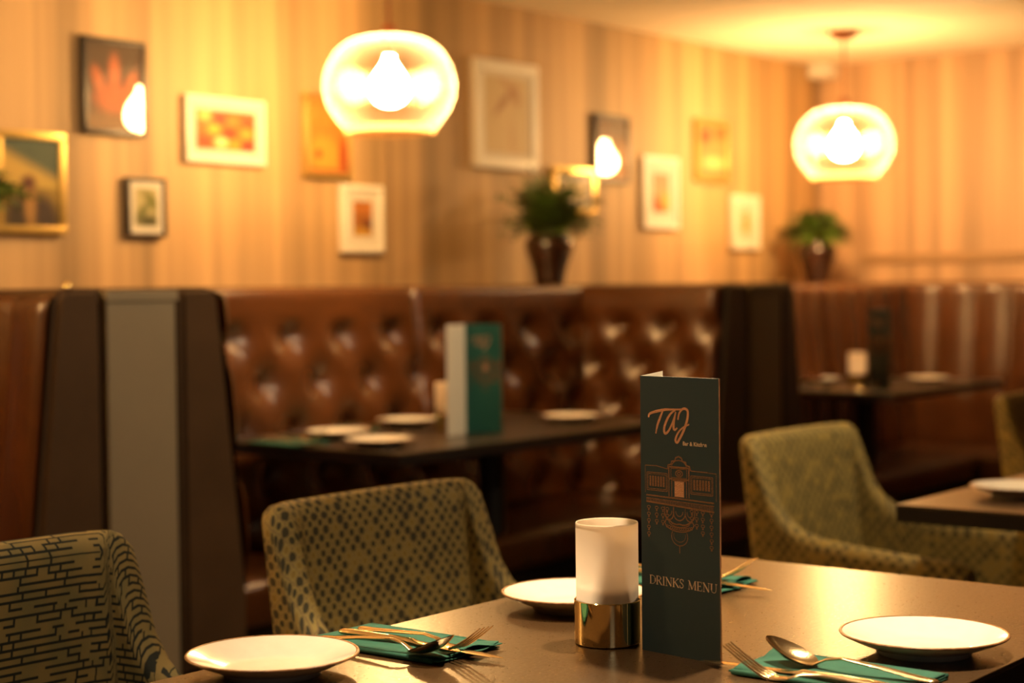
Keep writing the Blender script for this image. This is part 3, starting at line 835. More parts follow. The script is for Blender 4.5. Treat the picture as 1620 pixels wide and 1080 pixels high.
# ---------------------------------------------------------------- vases with plants
def vase(r, s, label, seed, spread=0.15, hgt=0.16, only_leaf=LEAF, lift=0.0):
    root = thing('potted_fern', P(r, s, TOPZ), label, 'plant')
    prof = [(0.0, 0.0), (0.050, 0.0), (0.053, 0.006), (0.058, 0.04), (0.070, 0.08), (0.083, 0.115), (0.089, 0.140), (0.087, 0.158), (0.074, 0.172), (0.071, 0.180), (0.075, 0.185), (0.069, 0.185), (0.064, 0.174), (0.0, 0.165)]
    m = MB(); m.lathe(prof, 48); m.build('vase', VASEM, root, True)
    rnd = random.Random(seed)
    for (mm, cnt, nm) in ((only_leaf, 60, 'fronds'), (LEAFDK, 55, 'dark_fronds')):
        m = MB()
        for i in range(cnt):
            a = rnd.uniform(0, 2 * PI); el = rnd.uniform(0.25, 1.5); Lg = rnd.uniform(0.45, 1.0) * math.hypot(spread * math.cos(el), hgt * math.sin(el)) + 0.02
            d = Vector((math.cos(a) * math.cos(el), math.sin(a) * math.cos(el), math.sin(el)))
            base = Vector((math.cos(a) * 0.03, math.sin(a) * 0.03, 0.175))
            pts = []
            for t in range(8):
                q = t / 7
                pts.append(base + d * Lg * q + Vector((0, 0, 0.025 * math.sin(q * PI) - 0.035 * q * q)))
            m.tube(pts, [0.002 * (1 - 0.7 * t / 7) for t in range(8)], 5)
            for t in range(1, 8):
                c = pts[t]; dr = (pts[t] - pts[t - 1]).normalized()
                sd = dr.cross(Vector((rnd.uniform(-.4, .4), rnd.uniform(-.4, .4), 1))).normalized()
                for sg in (-1, 1):
                    ll = rnd.uniform(0.028, 0.046) * (1.1 - 0.6 * abs(t / 7 - 0.45))
                    tip = c + (sd * sg * 0.85 + dr * 0.6 + Vector((0, 0, rnd.uniform(-.2, .3)))) * ll
                    mid = (c + tip) / 2; wv = dr * 0.008; lift_ = Vector((0, 0, 0.003))
                    m.add([c, mid + wv + lift_, tip, mid - wv + lift_], [(0, 1, 2, 3)])
        o = m.build(nm, mm, root, True); o['kind'] = 'stuff'
    return root
vase(-2.424, 0.225, 'brown glazed vase of green fern on the bench ledge below the largest white frame', 1, 0.150, 0.25)
vase(-0.41, 0.222, 'brown glazed vase of bright green fern in the far corner ledge', 2, 0.15, 0.17)
vase(-4.965, 0.375, 'potted fern at the left edge, only its green leaf tips in view', 3, 0.155, 0.14)

# ---------------------------------------------------------------- tables
def table(r0, r1, s0, s1, z, th, label, top_m, legs, name='dining_table'):
    cx, cs = (r0 + r1) / 2, (s0 + s1) / 2
    root = thing(name, P(cx, cs, 0), label, 'table')
    m = MB(); m.box(r0 - cx, r1 - cx, -(s1 - cs), -(s0 - cs), z - 0.004, z, bev=0.0012); m.build('tabletop', top_m, root)
    m = MB(); m.box(r0 - cx, r1 - cx, -(s1 - cs), -(s0 - cs), z - th, z - 0.0042, bev=0.002); m.build('edge_band', EDGE, root)
    for (lx, ls) in legs:
        m = MB(); m.lathe([(0.0, z - th - 0.001), (0.11, z - th - 0.002), (0.11, z - th - 0.012), (0.038, z - th - 0.02), (0.038, 0.03), (0.045, 0.02)], 32, c=(lx - cx, -(ls - cs), 0)); autosmooth(m.build('pedestal', BLACK, root))
        m = MB(); m.box(lx - cx - 0.21, lx - cx + 0.21, -(ls - cs) - 0.21, -(ls - cs) + 0.21, 0, 0.018, bev=0.004); m.build('base_plate', BLACK, root)
    return root
TZ = 0.76
table(-6.75, -5.197, 2.575, 3.242, TZ, 0.032, 'bronze-brown laminate dining table in the foreground, set with menu and candle', TABLE, [(-5.6, 2.91), (-6.4, 2.91)])
table(-4.515, -3.30, 2.575, 3.242, TZ, 0.032, 'bronze-brown laminate dining table at the right edge holding one plate', TABLE, [(-3.9, 2.91)])
table(-4.300, -3.05, 0.50, 1.185, TZ, 0.030, 'shade-darkened laminate table in the nearer tufted leather booth', TABLE_SHADED, [(-3.55, 0.86)])
table(-1.640, -0.62, 0.50, 1.185, TZ, 0.030, 'shade-darkened laminate table in the far channelled leather booth', TABLE_SHADED, [(-1.34, 0.93)])

# ---------------------------------------------------------------- plates
def make_plate(loc, label, group):
    root = thing('side_plate', loc, label, 'plate', 0, group)
    prof = [(0.0, 0.0065), (0.030, 0.0066), (0.044, 0.0072), (0.052, 0.0090), (0.066, 0.0145), (0.080, 0.0200), (0.0862, 0.0221)]
    m = MB(); m.lathe(prof, 96); m.build('dish', CHINA, root, True)
    m = MB(); m.lathe([(0.0892, 0.0205), (0.078, 0.0150), (0.062, 0.0085), (0.052, 0.0050), (0.0500, 0.0), (0.0455, 0.0), (0.0445, 0.003), (0.0, 0.003)], 96); m.build('underside', CHINA, root, True)
    m = MB(); m.lathe([(0.0862, 0.0221), (0.0878, 0.0230), (0.0893, 0.0224), (0.0898, 0.0213), (0.0892, 0.0204)], 96); m.build('brown_rim', RIM, root, True)
    return root
plate0 = make_plate(P(-6.120, 2.648, TZ), 'cream plate at the lower left corner, nearest the key-patterned chair', 'cream side plates')
def plate(r, s, label): return clone(plate0, P(r, s, TZ), random.uniform(0, 6), label, 'cream side plates')
plate(-5.651, 2.690, 'cream plate on the front table behind the frosted candle glass')
plate(-5.638, 3.146, 'cream plate at the lower right, the brightest on the front table')
plate(-4.290, 2.715, 'cream plate on the right-hand table at the right edge')
plate(-4.060, 0.745, 'cream plate on the nearer booth table, back one of the left pair')
plate(-4.170, 0.995, 'cream plate on the nearer booth table, front one of the left pair').location = P(-4.185, 1.01, TZ)
plate(-3.665, 0.640, 'cream plate on the nearer booth table, left of the candle glass')
plate(-3.300, 0.960, 'cream plate on the nearer booth table, at its right end')
plate(-0.935, 0.995, 'cream plate on the far booth table, right of the menu')
plate(-1.180, 0.640, 'cream plate on the far booth table, left of the candle glass')

# ---------------------------------------------------------------- candle holders
def candle(loc, label):
    root = thing('candle_holder', loc, label, 'candle holder', 0, 'frosted glass candle holders')
    m = MB(); m.lathe([(0.0, 0.0005), (0.0355, 0.0005), (0.0368, 0.002), (0.0370, 0.0475), (0.0372, 0.0490), (0.0366, 0.0496), (0.0358, 0.0490), (0.0356, 0.004), (0.0, 0.004)], 96)
    autosmooth(m.build('brass_base', BRASS, root))
    m = MB(); m.lathe([(0.0335, 0.0055), (0.0346, 0.0065), (0.0348, 0.134), (0.0343, 0.1352), (0.0332, 0.1345)], 96); m.build('frosted_glass', FROST, root, True)
    m = MB(); m.lathe([(0.0, 0.056), (0.030, 0.056), (0.031, 0.058), (0.031, 0.062), (0.029, 0.063), (0.0, 0.063)], 48); autosmooth(m.build('candle_tray', WAX, root))
    m = MB(); m.lathe([(0.0, 0.078), (0.005, 0.077), (0.012, 0.070), (0.014, 0.0635)], 24); autosmooth(m.build('tealight', WICK, root))
    return root
c0 = candle(P(-5.795, 2.842, TZ), 'frosted candle glass in a brass base beside the drinks menu in front')
clone(c0, P(-3.730, 0.850, TZ), 0, 'frosted candle glass in a brass base on the nearer booth table')
clone(c0, P(-1.365, 0.905, TZ), 0, 'frosted candle glass in a brass base on the far booth table')

# ---------------------------------------------------------------- menus
def catmull(pts, n=8):
    pts = [Vector((p[0], p[1])) for p in pts]; out = []
    q = [pts[0]] + pts + [pts[-1]]
    for i in range(1, len(q) - 2):
        p0, p1, p2, p3 = q[i - 1], q[i], q[i + 1], q[i + 2]
        for t in range(n):
            u = t / n
            out.append(0.5 * ((2 * p1) + (-p0 + p2) * u + (2 * p0 - 5 * p1 + 4 * p2 - p3) * u * u + (-p0 + 3 * p1 - 3 * p2 + p3) * u ** 3))
    out.append(pts[-1]); return out

class Foil:
    """flat ribbons on the menu face: (x, z) in metres, y raised slightly"""
    def __init__(s, y): s.y = y; s.v = []; s.f = []
    def quad(s, a, b, c, d):
        n = len(s.v)
        for p in (a, b, c, d): s.v.append((p[0], s.y, p[1]))
        s.f.append((n, n + 1, n + 2, n + 3))
    def rect(s, x0, z0, x1, z1): s.quad((x0, z0), (x1, z0), (x1, z1), (x0, z1))
    def line(s, pts, w):
        pts = [Vector((p[0], p[1])) for p in pts]; n0 = len(s.v); m = len(pts)
        for i, p in enumerate(pts):
            d = pts[min(i + 1, m - 1)] - pts[max(i - 1, 0)]
            if d.length < 1e-9: d = Vector((1, 0))
            d.normalize(); nn = Vector((-d.y, d.x)); ww = (w(i / (m - 1)) if callable(w) else w) / 2
            for sg in (-1, 1): q = p + nn * ww * sg; s.v.append((q.x, s.y, q.y))
        for i in range(m - 1):
            a = n0 + 2 * i; s.f.append((a, a + 1, a + 3, a + 2))
    def frame(s, x0, z0, x1, z1, w):
        s.line([(x0, z0), (x1, z0)], w); s.line([(x0, z1), (x1, z1)], w); s.line([(x0, z0), (x0, z1)], w); s.line([(x1, z0), (x1, z1)], w)
    def arc(s, cx, cz, rx, rz, a0, a1, w, n=14):
        s.line([(cx + rx * math.cos(math.radians(a0 + (a1 - a0) * i / n)), cz + rz * math.sin(math.radians(a0 + (a1 - a0) * i / n))) for i in range(n + 1)], w)
    def build(s, name, m, parent): return mk(name, s.v, s.f, m, parent)

MW, MH = 0.110, 0.299
def px(X, Z):
    """drawing units of the emblem sheet (450 wide at the card's width) to metres on the card"""
    return ((X - 58) / 449 * MW, MH - (Z - 50) / 1590.0 * MH)

def menu_art(parent, x_off, simple=False):
    yy = -0.0011
    def T(pts): return [(px(*p)[0] + x_off, px(*p)[1]) for p in pts]
    f = Foil(yy)
    W0 = 0.0024
    for pts in ([(107, 288), (112, 268), (140, 255), (170, 246), (205, 238), (240, 236), (300, 232)],
                [(190, 244), (174, 285), (158, 330), (148, 378)],
                [(262, 238), (236, 258), (212, 298), (197, 345), (202, 374), (222, 358), (244, 312), (264, 250)],
                [(264, 248), (254, 300), (251, 338), (258, 350), (272, 338)],
                [(276, 292), (284, 254), (306, 228), (330, 236), (331, 275), (316, 330), (294, 382), (272, 420), (261, 408), (274, 370), (302, 336), (340, 314)]):
        c = catmull(T(pts), 7)
        f.line(c, lambda t: W0 * (0.75 + 0.5 * math.sin(PI * min(1, t * 1.1))))
    f.build('logo_lettering', COPPER, parent)
    if not simple:
        cu = bpy.data.curves.new('tagline', 'FONT'); cu.body = 'Bar & Kitchen'; cu.size = 0.0052; cu.offset = 0.00016; cu.space_character = 1.05
        to = bpy.data.objects.new('tagline', cu); COL.objects.link(to)
        dg = bpy.context.evaluated_depsgraph_get(); me = bpy.data.meshes.new_from_object(to.evaluated_get(dg))
        bpy.data.objects.remove(to); me.materials.clear(); me.materials.append(PALEFOIL)
        xs = [v.co.x for v in me.vertices]; sc = 0.0325 / (max(xs) - min(xs))
        x0, z0 = px(302, 434)
        for v in me.vertices: v.co = Vector((x0 + x_off + v.co.x * sc, yy, z0 + v.co.y * sc * 1.05))
        o = bpy.data.objects.new('tagline', me); COL.objects.link(o); o.parent = parent
    # building drawing: a palace front with a domed gate above its own mirrored arches
    g = Foil(yy)
    def ln(pts, w=0.0009): g.line(T(pts), w)
    def fr(x0, z0, x1, z1, w=0.0008): a = T([(x0, z0), (x1, z1)]); g.frame(a[0][0], a[0][1], a[1][0], a[1][1], w)
    def rc(x0, z0, x1, z1): a = T([(x0, z0), (x1, z1)]); g.rect(a[0][0], a[1][1], a[1][0], a[0][1])
    def ar(cx, cz, rx, rz, a0, a1, w=0.0009): a = T([(cx, cz)])[0]; g.arc(a[0], a[1], rx / 449 * MW, rz / 1590 * MH, a0, a1, w)
    ln([(85, 565), (150, 563), (215, 576)]); ln([(487, 580), (420, 577), (345, 576)])
    ln([(85, 565), (85, 720)], 0.0006); ln([(487, 580), (487, 735)], 0.0006)
    # stepped dome
    ln([(215, 575), (218, 552), (235, 548), (238, 530), (256, 526), (262, 508), (278, 500), (294, 508), (300, 526), (318, 530), (322, 548), (340, 552), (345, 575)], 0.0016)
    ar(280, 562, 42, 40, 10, 170, 0.0011)
    fr(222, 562, 336, 630, 0.0016); fr(234, 570, 324, 622, 0.0007)
    ar(280, 597, 20, 18, 0, 360, 0.0012); ar(280, 597, 9, 8, 0, 360, 0.0012)
    # wings with barred windows
    for (x0, x1) in ((95, 212), (346, 468)):
        fr(x0, 603, x1, 705, 0.0009); fr(x0 + 6, 612, x1 - 6, 696, 0.0007)
        n = 6
        for i in range(n):
            xa = x0 + 12 + i * (x1 - x0 - 24) / n
            rc(xa + 2, 622, xa + (x1 - x0 - 24) / n - 3, 682)
    # columns and door
    for xx in (222, 238, 322, 336): ln([(xx, 630), (xx, 732)], 0.0011)
    ln([(244, 638), (318, 638)], 0.0012)
    # balustrade
    ln([(90, 735), (475, 745)], 0.0016); ln([(90, 752), (475, 762)], 0.0009); ln([(90, 772), (475, 795)], 0.0018)
    for i in range(42):
        xx = 94 + i * 9.1; ln([(xx, 753 + i * 0.2), (xx, 772 + i * 0.5)], 0.0009)
    # mirrored pillars that fade downwards
    for (xx, z1) in ((104, 950), (150, 905), (186, 890), (212, 860), (350, 870), (378, 905), (412, 930), (460, 990)):
        zz = 795
        while zz < z1:
            ar(xx, zz + 9, 9, 8, 0, 360, 0.0008); rc(xx - 4, zz + 20, xx + 4, zz + 30); zz += 38
    # centre arches
    for (cx, rr) in ((222, 26), (280, 34), (340, 26)):
        ar(cx, 820, rr, 44, 180, 360, 0.0013); ar(cx, 812, rr * 0.6, 28, 180, 360, 0.0010)
        ln([(cx - rr, 820), (cx - rr, 790)]); ln([(cx + rr, 820), (cx + rr, 790)])
    ar(280, 880, 82, 48, 180, 360, 0.0012); ar(280, 872, 60, 30, 180, 360, 0.0010)
    ln([(198, 880), (206, 862), (225, 870), (240, 882), (260, 888), (280, 884), (300, 888), (320, 884), (338, 872), (354, 866), (362, 882)], 0.0016)
    for i in range(12): ar(210 + i * 12.6, 902 + 10 * math.sin(i / 11 * PI), 6, 7, 0, 360, 0.0008)
    ar(281, 955, 46, 52, 150, 390, 0.0010); ar(281, 950, 34, 36, 160, 380, 0.0006)
    ln([(281, 1005), (281, 1050)], 0.0011)
    g.build('building_drawing', COPPER_DK, parent)
    h = Foil(yy)
    a = T([(254, 642), (308, 730)]); h.rect(a[0][0], a[1][1], a[1][0], a[0][1])
    h.build('gate_foil', COPPER, parent)
    if simple: return
    # DRINKS MENU in serif capitals: strokes on a 0..1 cell
    TH, TN = 0.17, 0.06
    L = {
     'D': (0.80, [([(0.14, 0), (0.14, 1)], TH), ([(0.02, 1), (0.35, 1), (0.58, .90), (0.70, .68), (0.72, .5), (0.70, .32), (0.58, .10), (0.35, 0), (0.02, 0)], 0), ([(0.68, .72), (0.71, .5), (0.68, .28)], TH)]),
     'R': (0.78, [([(0.14, 0), (0.14, 1)], TH), ([(0.02, 1), (0.35, 1), (0.52, .93), (0.57, .77), (0.52, .60), (0.35, .52), (0.14, .52)], 0), ([(0.55, .86), (0.57, .77), (0.55, .66)], TH), ([(0.32, .52), (0.66, 0.02)], TH * .9), ([(0.58, 0), (0.78, 0)], 0), ([(0.02, 0), (0.27, 0)], 0)]),
     'I': (0.36, [([(0.16, 0), (0.16, 1)], TH), ([(0.04, 1), (0.29, 1)], 0), ([(0.04, 0), (0.29, 0)], 0)]),
     'N': (0.86, [([(0.14, 0), (0.14, 1)], 0), ([(0.10, 1), (0.70, 0)], TH), ([(0.70, 0), (0.70, 1)], 0), ([(0.0, 1), (0.20, 1)], 0), ([(0.02, 0), (0.26, 0)], 0), ([(0.58, 1), (0.82, 1)], 0)]),
     'K': (0.82, [([(0.14, 0), (0.14, 1)], TH), ([(0.02, 1), (0.27, 1)], 0), ([(0.02, 0), (0.27, 0)], 0), ([(0.68, 1), (0.16, .48)], 0), ([(0.56, 1), (0.78, 1)], 0), ([(0.28, .60), (0.70, 0.02)], TH * .9), ([(0.60, 0), (0.82, 0)], 0)]),
     'S': (0.60, [([(0.48, .74), (0.47, .93), (0.28, 1.01), (0.12, .92), (0.09, .76), (0.20, .60), (0.38, .46), (0.48, .28), (0.42, .08), (0.26, -.01), (0.08, .06), (0.06, .27)], TN * 1.7)]),
     'M': (1.06, [([(0.14, 0), (0.18, 1)], 0), ([(0.16, 1), (0.50, 0.02)], TH), ([(0.50, 0), (0.84, 1)], 0), ([(0.86, 1), (0.88, 0)], TH), ([(0.03, 1), (0.20, 1)], 0), ([(0.02, 0), (0.26, 0)], 0), ([(0.82, 1), (1.0, 1)], 0), ([(0.76, 0), (1.01, 0)], 0)]),
     'E': (0.70, [([(0.14, 0), (0.14, 1)], TH), ([(0.02, 1), (0.56, 1), (0.57, .80)], 0), ([(0.02, 0), (0.58, 0), (0.62, .22)], 0), ([(0.14, .52), (0.44, .52)], 0), ([(0.44, .62), (0.44, .42)], 0)]),
     'U': (0.86, [([(0.16, 1), (0.16, .30)], TH), ([(0.16, .32), (0.22, .08), (0.42, 0), (0.60, .07), (0.68, .28), (0.69, 1)], 0), ([(0.02, 1), (0.30, 1)], 0), ([(0.57, 1), (0.81, 1)], 0)])}
    text = 'DRINKS MENU'
    adv = sum(L[c][0] if c != ' ' else 0.42 for c in text)
    capH = 0.0092; x = 0.0115 + x_off; tw = 0.0945; sx = tw / adv; zb = 0.0742
    t = Foil(yy)
    for c in text:
        if c == ' ': x += 0.42 * sx; continue
        wd_, st = L[c]
        for pts, w in st:
            t.line([(x + p[0] * sx, zb + p[1] * capH) for p in pts], (w if w else TN) * capH)
        x += wd_ * sx
    t.build('title_lettering', PALEFOIL, parent)

def card(name, parent, x0, x1, outer, inner, yaw):
    """one stiff leaf: outer face looks to local -y"""
    m = MB(); th = 0.0009
    v = [(x0, 0, 0), (x1, 0, 0), (x1, 0, MH), (x0, 0, MH), (x0, -th, 0), (x1, -th, 0), (x1, -th, MH), (x0, -th, MH)]
    m.add(v, [(4, 5, 6, 7)], 0)
    m.add(v, [(0, 3, 2, 1), (0, 1, 5, 4), (3, 7, 6, 2), (0, 4, 7, 3), (1, 2, 6, 5)], 1)
    o = m.build(name, None, parent, mats=[outer, inner]); o.rotation_euler = (0, 0, yaw)
    return o

def menu(r, s, rz, label, yaw2, x0, x1, outer, art, simple, back_outer=None, back_inner=None):
    root = thing('drinks_menu', P(r, s, TZ), label, 'menu', rz, 'folded drinks menus standing on the tables')
    fp = card('front_leaf', root, x0, x1, outer, PAPERW, 0)
    card('back_leaf', root, 0, 0.100, back_outer or PAPERW, back_inner or outer, yaw2)
    if art:
        menu_art(fp, x0, simple)
    # copper gilt edges of the front leaf
    m = MB(); xe = x1 if x0 == 0 else x0
    m.box(x1 - 0.0004, x1 + 0.0004, -0.0012, 0.0001, 0, MH); m.build('gilt_edge', COPPER, fp)
    return root
menu(-5.801, 2.893, math.radians(-97.8), 'tall dark teal drinks menu with copper foil standing on the front table', math.radians(97.8 + 20), 0, MW, CARD, True, False, back_outer=PAPERW, back_inner=CARD)
menu(-3.757, 0.938, math.radians(-56), 'tall teal drinks menu with a white side leaf on the nearer booth table', math.radians(-114), 0, 0.10, CARD_FAR, True, True, back_outer=CARD_FAR, back_inner=PAPERW)
menu(-1.340, 0.940, math.radians(-100), 'tall dark menu standing beside the candle on the far booth table', math.radians(80), 0, 0.10, CARD, True, True)

# ---------------------------------------------------------------- napkins and cutlery
def napkin(loc, rz, label, w=0.106, l=0.205, seed=0):
    """folded cloth: three layers, hem ends a little wavy; long side on local x"""
    root = thing('folded_napkin', loc, label, 'napkin', rz, 'folded teal napkins')
    rnd = random.Random(seed)
    nx, ny = 30, 12
    z0 = 0.0006
    for lay in range(3):
        vs = []; fs = []
        dx0, dx1 = rnd.uniform(0, 0.006), rnd.uniform(0, 0.012) + lay * 0.004
        dy = rnd.uniform(0, 0.003) + lay * 0.002
        ph = rnd.uniform(0, 6)
        th = 0.0011
        for side in (0, 1):
            for j in range(ny + 1):
                for i in range(nx + 1):
                    u, v = i / nx, j / ny
                    xx = dx0 + (l - dx0 - dx1) * u + 0.003 * math.sin(v * 5 + ph) * u
                    yy = -w / 2 + dy * v + (w - dy) * v
                    edge = max(0, (u - 0.8) / 0.2)
                    wave = 0.0028 * edge * (1 + math.sin(v * 9 + ph)) + 0.0006 * (1 + math.sin(u * 7 + ph + v * 3))
                    zz = z0 + lay * 0.0018 + side * th + wave * (0.4 + 0.6 * lay / 2)
                    vs.append((xx, yy, zz))
        n1 = (nx + 1) * (ny + 1)
        for j in range(ny):
            for i in range(nx):
                a = j * (nx + 1) + i
                fs.append((a, a + nx + 1, a + nx + 2, a + 1)); fs.append((n1 + a, n1 + a + 1, n1 + a + nx + 2, n1 + a + nx + 1))
        bd = [i for i in range(nx + 1)] + [j * (nx + 1) + nx for j in range(1, ny + 1)] + [ny * (nx + 1) + i for i in range(nx - 1, -1, -1)] + [j * (nx + 1) for j in range(ny - 1, 0, -1)]
        for k in range(len(bd)):
            a, b = bd[k], bd[(k + 1) % len(bd)]; fs.append((a, b, b + n1, a + n1))
        mk('cloth_layer', vs, fs, NAPKIN, root, True)
    # rolled folds along the two long sides
    for sg in (-1, 1):
        m = MB(); m.tube([(0.004, sg * w / 2, 0.0034), (l * 0.5, sg * (w / 2 + 0.0005), 0.0036), (l - 0.016, sg * w / 2, 0.0036)], 0.0030, 12)
        m.build('rolled_fold', NAPKIN, root, True)
    return root

def interp(tab, x):
    for (a, b) in zip(tab[:-1], tab[1:]):
        if x <= b[0]:
            t = (x - a[0]) / (b[0] - a[0]); t = t * t * (3 - 2 * t) if False else t
            return [p + (q - p) * t for p, q in zip(a[1:], b[1:])]
    return list(tab[-1][1:])

def handle(m, tab, n=40):
    secs = []
    x0, x1 = tab[0][0], tab[-1][0]
    for i in range(n + 1):
        x = x0 + (x1 - x0) * i / n
        hw, z, ht = interp(tab, x)
        secs.append(((x, 0, z), (0, hw, 0), (0, 0, ht)))
    m.loft(secs, 12)

def make_fork(tip_z=0.032):
    m = MB()
    handle(m, [(0, 0.002, 0.004, 0.001), (0.003, 0.0062, 0.004, 0.002), (0.020, 0.0070, 0.0045, 0.0022), (0.060, 0.0046, 0.008, 0.002), (0.105, 0.0030, 0.012, 0.0017), (0.125, 0.0034, 0.010, 0.0014), (0.136, 0.0080, 0.005, 0.0011), (0.150, 0.0112, 0.004, 0.0009), (0.156, 0.0116, 0.005, 0.0008)])
    for k in range(4):
        y = (k - 1.5) * 0.0066
        pts = []; rr = []
        for i in range(10):
            t = i / 9
            x = 0.153 + 0.045 * t
            z = 0.0045 + (tip_z - 0.004) * (t ** 1.25)
            pts.append((x, y * (1 - 0.04 * t), z)); rr.append(0.0017 * (1 - 0.62 * t))
        m.tube(pts, rr, 8)
    return m

def make_spoon():
    m = MB()
    handle(m, [(0, 0.002, 0.004, 0.001), (0.003, 0.0060, 0.004, 0.002), (0.020, 0.0070, 0.0050, 0.0022), (0.060, 0.0046, 0.010, 0.002), (0.105, 0.0029, 0.014, 0.0017), (0.122, 0.0030, 0.011, 0.0016), (0.136, 0.0040, 0.0045, 0.0014)])
    # bowl: a tilted egg-shaped shell, heel resting
    nu, nv = 24, 8
    L_, Wd = 0.062, 0.0205
    for side, off in ((0, 0.0), (1, -0.0009)):
        vs = []; fs = []
        for j in range(nv + 1):
            q = j / nv
            for i in range(nu):
                a = 2 * PI * i / nu
                ex = math.cos(a); ey = math.sin(a)
                wfac = 1 - 0.18 * ex
                x = L_ / 2 * ex * q; y = Wd * ey * q * wfac
                z = -0.0085 * (1 - q * q)
                vs.append((x, y, z + off))
        for j in range(nv):
            for i in range(nu):
                a, b = j * nu + i, j * nu + (i + 1) % nu
                f = (a, b, b + nu, a + nu); fs.append(f if side == 0 else f[::-1])
        ang = 0.38
        vv = []
        for (x, y, z) in vs:
            X = x * math.cos(ang) - z * math.sin(ang); Z = x * math.sin(ang) + z * math.cos(ang)
            vv.append((0.134 + L_ / 2 * math.cos(ang) + X, y, 0.0045 + L_ / 2 * math.sin(ang) + Z))
        m.add(vv, fs)
    # rim joining the two skins
    return m

def make_knife():
    m = MB()
    handle(m, [(0, 0.002, 0.005, 0.001), (0.004, 0.0068, 0.005, 0.0032), (0.020, 0.0076, 0.0055, 0.0036), (0.070, 0.0062, 0.006, 0.0030), (0.092, 0.0050, 0.006, 0.0026), (0.098, 0.0064, 0.0055, 0.0030), (0.102, 0.0060, 0.005, 0.0018), (0.112, 0.0076, 0.0045, 0.0009), (0.180, 0.0080, 0.003, 0.0006), (0.200, 0.0062, 0.0025, 0.0005), (0.213, 0.0010, 0.002, 0.0003)], 50)
    return m

PROTO = {}
def cutlery(kind, r0, s0, r1, s1, z, label, tilt=0.0, roll_=0.0):
    """from the handle end (r0,s0) towards the tip (r1,s1)"""
    if kind not in PROTO:
        mb = {'fork': make_fork, 'spoon': make_spoon, 'knife': make_knife}[kind]()
        o = mb.build(kind, GOLDC, None, True); autosmooth(o, 50); PROTO[kind] = o.data
    else:
        o = bpy.data.objects.new(kind, PROTO[kind]); COL.objects.link(o)
    o.location = P(r0, s0, z)
    o.rotation_mode = 'ZYX' if False else 'XYZ'
    yaw = math.atan2(-(s1 - s0), r1 - r0)
    o.rotation_euler = (Matrix.Rotation(yaw, 3, 'Z') @ Matrix.Rotation(-tilt, 3, 'Y') @ Matrix.Rotation(roll_, 3, 'X')).to_euler()
    o.scale = (1.06 if kind != 'spoon' else 0.985, 1.0, 1.0)
    return tag(o, label, kind, 'gold cutlery')

NZ = TZ + 0.0062
D90 = math.radians(-90)
# left setting
napkin(P(-5.940, 2.566, TZ + 0.0), D90, 'folded teal napkin beside the lower left plate', seed=1)
cutlery('fork', -5.936, 2.597, -5.962, 2.80, NZ + 0.002, 'gold fork on the teal napkin by the lower left plate', 0.0)
cutlery('knife', -5.957, 2.586, -5.944, 2.80, NZ - 0.0005, 'gold knife on the teal napkin by the lower left plate', -0.010)
cutlery('spoon', -5.990, 2.588, -5.984, 2.79, NZ - 0.001, 'gold spoon on the teal napkin by the lower left plate')
# right setting
napkin(P(-5.797, 3.224, TZ), -D90, 'folded teal napkin at the lower right below the bright plate', seed=5)
cutlery('fork', -5.856, 3.258, -5.884, 3.06, NZ + 0.001, 'gold fork on the lower right teal napkin, left of its spoon', 0.0)
cutlery('knife', -5.848, 3.212, -5.828, 3.0, NZ - 0.0005, 'gold knife on the lower right teal napkin, under the fork', -0.014)
cutlery('spoon', -5.796, 3.234, -5.797, 3.03, NZ - 0.001, 'gold spoon on the lower right teal napkin, bowl nearest the plate')
# far setting, mostly behind the menu
napkin(P(-5.420, 2.585, TZ), D90, 'folded teal napkin just right of the tall menu, mostly hidden', seed=7)
cutlery('fork', -5.405, 2.600, -5.418, 2.80, NZ + 0.003, 'gold fork whose tines show just right of the tall menu')
cutlery('knife', -5.430, 2.618, -5.432, 2.83, NZ + 0.0, 'gold knife whose blade shows just right of the tall menu', -0.012)
# booth tables
napkin(P(-4.255, 0.66, TZ), D90, 'folded teal napkin at the left end of the nearer booth table', seed=8)
cutlery('fork', -4.245, 0.67, -4.245, 0.86, NZ + 0.003, 'gold fork at the left end of the nearer booth table')
cutlery('knife', -4.272, 0.67, -4.272, 0.87, NZ, 'gold knife at the left end of the nearer booth table', -0.01)
napkin(P(-3.88, 0.52, TZ), D90, 'folded teal napkin between the plates of the nearer booth table', seed=9, w=0.09, l=0.18)
cutlery('fork', -3.87, 0.53, -3.87, 0.73, NZ + 0.003, 'gold fork between the plates of the nearer booth table')
cutlery('spoon', -1.50, 0.70, -1.52, 0.90, TZ + 0.0005, 'gold spoon near the left corner of the far booth table')
cutlery('fork', -1.58, 0.90, -1.60, 1.10, TZ + 0.0005, 'gold fork near the front corner of the far booth table')

